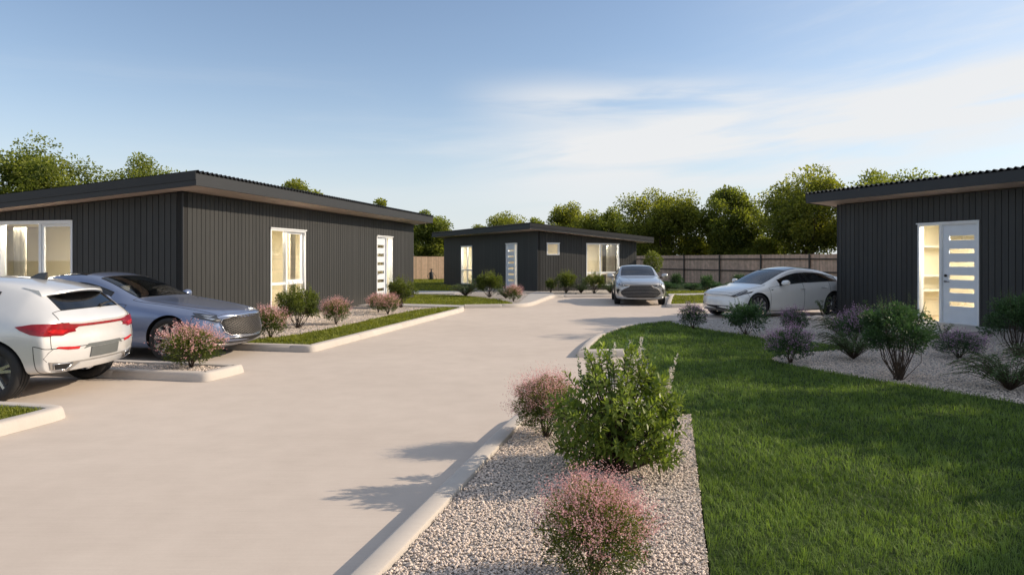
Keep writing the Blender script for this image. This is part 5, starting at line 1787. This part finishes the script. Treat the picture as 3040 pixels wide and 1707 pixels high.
def tree(label, x, y, h, w, seed, mat, trunk_h=.22, group='trees beyond the fence', n=6500, lsz=.26, nc=80):
    """broadleaf tree: forked trunk, limbs, crown of leaf clumps with gaps"""
    root = thing('tree', label, 'tree', (x, y, 0), 0, group)
    r = np.random.default_rng(seed)
    rr = random.Random(seed)
    th = h * trunk_h
    mb = MB()
    mb.tube([(0, 0, -.1), (.04, .02, th * .5), (rr.uniform(-.2, .2), rr.uniform(-.2, .2), th), (rr.uniform(-.3, .3), rr.uniform(-.3, .3), h * .75)], [.024 * h, .019 * h, .016 * h, .004 * h], 8)
    P, d, t = dome_points(nc, w * .43, h * .405, .6, -.95, .17, seed)
    pn = (np.abs(d) ** 2.5).sum(axis=1) ** (1 / 2.5)
    P = P / pn[:, None] * .97
    P[:, 2] += h * .545
    k = np.clip((P[:, 2] - h * .12) / (h * .36), .55, 1)
    P[:, :2] *= k[:, None]
    nc = len(P)
    for q in range(0, nc, 3):
        p = Vector(P[q]); b = Vector((0, 0, th * rr.uniform(.55, 1.1)))
        mb.tube([b, b.lerp(p, .5) + Vector((rr.uniform(-.2, .2), rr.uniform(-.2, .2), .15)), p], [.008 * h, .005 * h, .002 * h], 5, caps=False)
    mb.build('trunk', M_BARK, root, smooth=True)
    idx = r.integers(0, nc, n)
    cr = w * r.uniform(.11, .20, nc)
    off = unit(r.normal(size=(n, 3))) * (r.random(n) ** .5)[:, None] * cr[idx][:, None] * np.array([1, 1, .8])
    C = P[idx] + off
    dd = unit(off) + r.normal(0, .7, (n, 3)) + np.array([0, 0, -.1])
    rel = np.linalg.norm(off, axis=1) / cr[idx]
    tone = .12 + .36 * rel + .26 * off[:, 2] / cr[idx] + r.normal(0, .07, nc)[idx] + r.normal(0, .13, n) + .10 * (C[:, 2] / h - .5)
    L = lsz * r.uniform(.6, 1.35, n)
    V, F, c, tn = leaves(C, dd, r.normal(size=(n, 3)) + np.array([.5, 0, .25]), L, L * .62, tone)
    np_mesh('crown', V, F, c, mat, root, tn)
    return root
# ------------------------------------------------------------------ fences
M_FENCE = simple('weathered fence board', (.68, .47, .35), .8, 0, .2, 4., tone=True, bmp=.25)
M_FENCE_W = simple('fresh timber board', (.80, .54, .35), .75, 0, .12, 4., tone=True, bmp=.25)
M_RAIL = simple('dark fence rail', (.075, .062, .052), .8, 0, .2, 6.)
def fence(label, p0, p1, h, mat, post_gap, rails, seed=1):
    p0, p1 = Vector(p0), Vector(p1)
    d = (p1 - p0); L = d.length
    root = thing('timber_fence', label, 'fence', (p0.x, p0.y, 0), math.atan2(d.y, d.x))
    r = random.Random(seed)
    b = MB()
    n = int(L / .105)
    for k in range(n):
        b.tone = r.random()
        x = k * L / n
        b.box(x + .003, x + L / n - .003, -.011 + r.uniform(-.003, .003), .011, .02, h + r.uniform(-.008, .008))
    b.build('fence_board', mat, root)
    for z in rails:
        q = MB(); q.box(.02, L - .02, -.06, -.018, z - .04, z + .04); q.build('rail', M_RAIL, root)
    k = 0
    while k * post_gap <= L:
        x = k * post_gap
        q = MB(); q.box(x - .05, x + .05, -.11, -.061, 0, h + .03); q.build('post', M_RAIL, root); k += 1
    return root
FD = Vector((.403, -.916))
c0 = Vector((6.33, 62.3))
fence('brown shaded timber fence with rails and posts on the right', tuple(c0), tuple(c0 + FD * 41), 1.95, M_FENCE, 3.72, (.95, 1.68), 1)
fl = Vector((.916, .403))
fence('sunlit orange timber fence at the back left', tuple(c0 - fl * 42), tuple(c0 - fl * .1), 1.9, M_FENCE_W, 400, (), 2)

# dark standpipe with a coiled hose by the sunlit fence
sp = thing('garden_standpipe', 'small dark garden standpipe standing against the sunlit fence', 'standpipe', (-6.45, 54.6, .03), .3)
mb = MB(); mb.lathe([(.16, 0), (.17, .04), (.17, .55), (.12, .62), (.05, .66), (.05, .84), (.03, .88), (0, .88)], 16); mb.build('body', CM['black'], sp, smooth=True, angle=40)
mb = MB(); mb.tube([(-.16, 0, .84), (.16, 0, .84)], .022, 6); mb.build('handle', CM['black'], sp)
mb = MB()
mb.tube([(.16 + .26 * (1 - math.cos(t)) * .5, .05 * math.sin(3 * t), .5 * abs(math.cos(t * .5)) + .02) for t in [q * .25 for q in range(14)]], .018, 5)
mb.tube([(-.17 - .12 * math.sin(t), 0, .55 - .5 * t / 3.1) for t in [q * .31 for q in range(11)]], .018, 5)
mb.build('hose', CM['black'], sp)

# ------------------------------------------------------------------ cars
white_hatch((-7.28, 8.80, .003), R(177), 'white hatchback with red light bar parked nose in at the left edge')
blue_saloon((-6.80, 12.15, .003), R(-12.2), 'blue grey saloon with a mesh grille parked beside the white hatchback')
silver_saloon((4.88, 26.75, .003), R(-96.5), 'silver saloon with a wide barred grille facing the viewer on the drive')
white_electric((7.8, 20.3, .003), R(204.3), 'white electric car with dark glass roof beside the right house')

# ------------------------------------------------------------------ plants
G_HE = 'pink flowering dome shrubs'
G_GR = 'green garden shrubs'
G_LOW = 'low spreading shrubs'
def put(o, x, y, z=GZ - .01, rz=0, s=1., label=None):
    o.location = (x, y, z); o.rotation_euler = (0, 0, rz); o.scale = s if hasattr(s, '__len__') else (s,) * 3
    if label: o['label'] = label
    return o
broad = put(broad_bush('large leafy bush with pale flower spikes in the foreground gravel strip'), .77, 5.02, rz=0, s=(.95, .95, 1.06))
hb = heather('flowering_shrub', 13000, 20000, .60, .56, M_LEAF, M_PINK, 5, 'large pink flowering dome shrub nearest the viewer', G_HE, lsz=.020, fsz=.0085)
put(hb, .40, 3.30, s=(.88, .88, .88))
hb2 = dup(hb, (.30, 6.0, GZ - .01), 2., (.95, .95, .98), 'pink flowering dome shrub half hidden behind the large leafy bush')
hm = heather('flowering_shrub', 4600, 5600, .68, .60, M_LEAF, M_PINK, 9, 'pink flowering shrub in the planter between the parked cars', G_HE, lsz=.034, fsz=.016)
put(hm, -4.62, 9.85, rz=.4, s=(1.2, 1.2, 1.0))
for x, y, rz, s, lab in ((-4.80, 13.55, 1.1, (.98, .98, 1.02), 'pink flowering shrub beside the blue saloon grille'),
                         (-4.28, 16.6, 2.2, 1.0, 'pink flowering dome shrub alone before the dark left wall'),
                         (-3.98, 20.3, 3.3, (.92, .92, .9), 'rear pinkish shrub of the pair near the left house door'),
                         (-3.56, 19.6, 4.1, (.95, .95, .92), 'front pinkish shrub of the pair near the left house door'),
                         (.06, 25.7, 5.2, (.98, .98, .98), 'pink flowering shrub before the middle house door')):
    dup(hm, (x, y, GZ - .01), rz, s, lab)
hv = heather('flowering_shrub', 3600, 4200, .62, .54, M_LEAF_BLUE, M_MAUVE, 13, 'mauve dome shrub at the gravel tip before the electric car nose', G_HE, lsz=.032, fsz=.015)
put(hv, 4.08, 15.4)
for x, y, rz, s, lab in ((6.0, 14.5, 1.2, (.95, .95, .98), 'small mauve shrub in front of the electric car door'),
                         (4.22, 10.35, 2.4, (1.1, 1.1, 1.0), 'mauve dome shrub at the lawn edge with a narrow foot'),
                         (6.28, 12.5, 3.6, (1.05, 1.05, 1.2), 'mauve topped shrub behind the large dark bush'),
                         (7.07, 10.8, 4.7, (1.2, 1.2, .78), 'low mauve shrub in front of the right house door')):
    dup(hv, (x, y, GZ - .01), rz, s, lab)
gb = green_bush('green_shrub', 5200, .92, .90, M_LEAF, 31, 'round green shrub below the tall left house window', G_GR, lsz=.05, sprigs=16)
put(gb, -4.88, 15.6, s=(1.12, 1.12, 1.02))
for x, y, rz, s, lab in ((-3.62, 22.3, 1.4, (1.1, 1.1, 1.04), 'green shrub beside the left house door'),
                         (-.95, 28.7, 2.6, (1.3, 1.3, 1.12), 'green shrub in front of the middle house door'),
                         (2.52, 31.9, 3.9, (1.15, 1.15, 1.1), 'tallest green shrub at the middle house gable'),
                         (3.85, 31.9, 5.1, (1.1, 1.1, 1.02), 'green shrub below the large middle house window'),
                         (1.84, 32.3, .7, (.62, .62, .72), 'small green shrub at the gable corner of the middle house')):
    dup(gb, (x, y, GZ - .01), rz, s, lab)
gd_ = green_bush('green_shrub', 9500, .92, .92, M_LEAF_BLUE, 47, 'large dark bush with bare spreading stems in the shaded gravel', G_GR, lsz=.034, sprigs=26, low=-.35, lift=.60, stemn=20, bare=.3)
put(gd_, 5.05, 8.9, s=(1.12, 1.12, 1.0))
dup(gd_, (8.15, 11.0, GZ - .01), 2.1, (1.1, 1.1, 1.0), 'dark bush at the right edge beside the house wall')
gm = green_bush('green_shrub', 3600, .90, .64, M_LEAF_BLUE, 53, 'low dark green shrub before the electric car front wheel', G_GR, lsz=.042, sprigs=12, low=-.8, lift=.5, bare=.05)
put(gm, 4.86, 14.2, s=(1.12, 1.12, 1.08))
for x, y, z, rz, s, lab in ((9.2, 38.2, .03, 1., (.95, .95, 1.4), 'upright dark shrub before the fence behind the silver car'),
                         (10.1, 35.4, .03, 2., (1.0, 1.0, 1.35), 'upright dark shrub before the fence above the electric car nose'),
                         (13.0, 39.0, .03, 2.6, (1.1, 1.1, 1.3), 'dark shrub before the fence above the electric car roof')):
    dup(gm, (x, y, z), rz, s, lab)
fr = frond_plant('spreading_shrub', 120, 1.25, .55, M_LEAF_FERN, 61, 'feathery low shrub at the right edge of the shaded gravel', G_LOW, lsz=.040, up=.35)
put(fr, 5.95, 8.15, s=(1.05, 1.0, .9))
for x, y, z, rz, s, lab in ((5.35, 10.7, GZ - .01, 1., (.85, .85, .95), 'feathery green shrub left of the large dark bush'),
                            (6.6, 13.6, GZ - .01, 2., (1.0, 1.0, .95), 'feathery shrub between the electric car and the mauve shrubs'),
                            (7.3, 14.6, GZ - .01, 3., (1.0, 1.0, 1.0), 'feathery shrub in front of the right house corner'),
                            (7.1, 8.9, GZ - .01, .4, (1.05, 1.05, 1.0), 'feathery low shrub under the dark bush at the right edge'),
                            (-2.0, 29.3, GZ - .01, 4., (1.5, 1.2, 1.25), 'low spreading shrub beside the narrow middle house window'),
                            (3.2, 31.6, GZ - .01, 5., (.95, .8, 1.1), 'low shrub between two green shrubs at the middle house gable'),
                            (4.55, 31.6, GZ - .01, 5.5, (1.1, .9, 1.1), 'low shrub beside the silver car at the middle house gable'),
                            (-.25, 27.4, GZ - .01, 1.5, (.95, .85, 1.0), 'low shrub between the green and the pink shrub'),):
    dup(fr, (x, y, z), rz, s, lab)
G_COV = 'dark ground cover along the fence'
for k, (x, y) in enumerate(((8.3, 36.6), (9.6, 36.4), (10.9, 37.2), (12.1, 37.4), (11.4, 39.4), (8.6, 39.6), (13.6, 37.8))):
    dup(gm, (x, y, .02), k * 1.3, (1.9, 1.5, .62), 'low dark ground cover plant along the foot of the right fence', G_COV)
sg = frond_plant('leafy_sprig', 9, .5, .62, M_LEAF_FERN, 67, 'bright green sprig in front of the electric car rear wheel', None, lsz=.06, up=.8, per=20, cat='plant', droop=.05)
put(sg, 8.15, 17.9)
for x, y, rz, s, lab in ((8.75, 16.9, 1., (1.1, 1.1, .95), 'dark leafy sprigs at the right house corner'), (9.3, 15.7, 2., (1.1, 1.1, .8), 'dark leafy sprigs against the right house wall'),
                         (8.35, 13.2, 3., (.9, .9, .65), 'small leafy plant below the right house side light'), (3.3, 32.4, 4., (.9, .9, 1.45), 'tall sprig against the middle house gable'), (-1.8, 29.9, 5., (.9, .9, 1.5), 'tall sprig in front of the narrow middle house window')):
    dup(sg, (x, y, GZ - .01), rz, s, lab)
# round clipped tree behind the silver car
ct = thing('clipped_tree', 'small round clipped tree behind the silver car', 'tree', (7.55, 36.6, .02))
P, d, t = dome_points(2600, .50, .62, .6, -1., .1, 71)
P[:, 2] += 1.48
r_ = np.random.default_rng(72)
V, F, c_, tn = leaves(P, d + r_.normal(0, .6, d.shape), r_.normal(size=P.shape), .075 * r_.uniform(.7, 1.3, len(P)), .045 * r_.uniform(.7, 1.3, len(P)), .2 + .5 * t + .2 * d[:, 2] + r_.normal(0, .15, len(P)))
np_mesh('crown', V, F, c_, M_LEAF, ct, tn)
mb = MB(); mb.tube([(0, 0, 0), (.02, 0, .5), (0, .01, 1.4)], [.035, .03, .02], 7); mb.build('trunk', M_BARK, ct, smooth=True)
# a few pale stones by the rear wheel
for k, (x, y, s) in enumerate(((7.75, 17.9, .10), (7.95, 17.75, .13), (8.35, 17.7, .09))):
    v, f = _ico(3)
    r_ = np.random.default_rng(90 + k)
    v = v * (1 + .12 * np.sin(v[:, [1]] * 4 + k) + r_.normal(0, .02, (len(v), 1))) * np.array([s * 1.2, s, s * .6])
    o = np_mesh('garden_stone', v, f.ravel(), np.full(len(f), 3), M_STONE, None, np.full(len(f), .6), True)
    o.location = (x, y, GZ + .02)
    tag(o, ('flat pale stone left of the green sprig', 'largest pale stone beside the green sprig', 'small pale stone right of the green sprig')[k], 'stone', 'pale stones by the sprig')

# ------------------------------------------------------------------ trees
def pix(u, Y): return (u - 1288) / 1717 * Y
T = [  # u, distance, top v, crown width px, seed, material
    ('broad tree behind the left house, tallest on the left', 105, 46, 364, 290, 101, 0),
    ('tree cut by the left edge of the view', -35, 44, 420, 150, 102, 1),
    ('tree with two humps behind the left house roof corner', 378, 50, 392, 275, 103, 0),
    ('small treetop showing above the left house roof', 762, 52, 460, 150, 104, 1),
    ('small treetop near the far end of the left roof', 957, 56, 503, 120, 105, 1),
    ('tree behind the sunlit fence between two houses', 1082, 62, 530, 118, 106, 0),
    ('low treetop at the left end of the middle roof', 1212, 70, 560, 70, 120, 1),
    ('round treetop above the middle roof, left of its ridge', 1280, 68, 533, 135, 107, 1),
    ('low treetop between two round trees above the middle roof', 1348, 74, 546, 70, 108, 0),
    ('broad tree above the ridge of the middle roof', 1432, 66, 510, 150, 109, 1),
    ('yellowish tree above the right part of the middle roof', 1536, 64, 524, 108, 110, 0),
    ('big round tree behind the silver car', 1665, 58, 476, 198, 111, 1),
    ('big round tree between the silver and the electric car', 1838, 56, 478, 180, 112, 0),
    ('tallest tree beside the right house', 2035, 50, 420, 225, 113, 1),
    ('broad treetop above the right house roof', 2278, 46, 428, 280, 114, 0),
    ('treetop at the right edge above the roof', 2590, 40, 405, 150, 115, 1),
    ('short bushy tree filling the gap beside the middle house', 1610, 60, 612, 90, 116, 0),
    ('short bushy tree filling the gap left of the tallest tree', 1925, 54, 590, 100, 117, 0),
    ('short tree behind the fence under the broad crowns', 1755, 60, 590, 90, 118, 1),
]
for lab, u, Y, v, wpx, seed, mk in T:
    x = pix(u, Y); h = 1.65 + (653 - v) / 1717 * Y; wd = wpx / 1717 * Y
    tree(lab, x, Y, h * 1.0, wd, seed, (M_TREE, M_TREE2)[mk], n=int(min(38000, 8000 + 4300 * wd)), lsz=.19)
# garden trees standing right of the frame: they shade the lawn and let flecks of sun through
for k, (x, y, h, wd) in enumerate(((13.0, 7.6, 6.2, 4.4), (12.9, 4.8, 6.1, 4.4), (13.1, 2.0, 6.3, 4.6), (19.4, 19.4, 9.3, 5.4), (19.2, 15.6, 9.2, 5.4), (19.3, 11.8, 9.4, 5.4))):
    tree('garden tree right of the view that shades the lawn', x, y, h, wd, 130 + k, M_TREE2, n=16000 if k < 3 else 24000, lsz=.17 if k < 3 else .20, nc=30 if k < 3 else 80, group='garden trees shading the lawn')
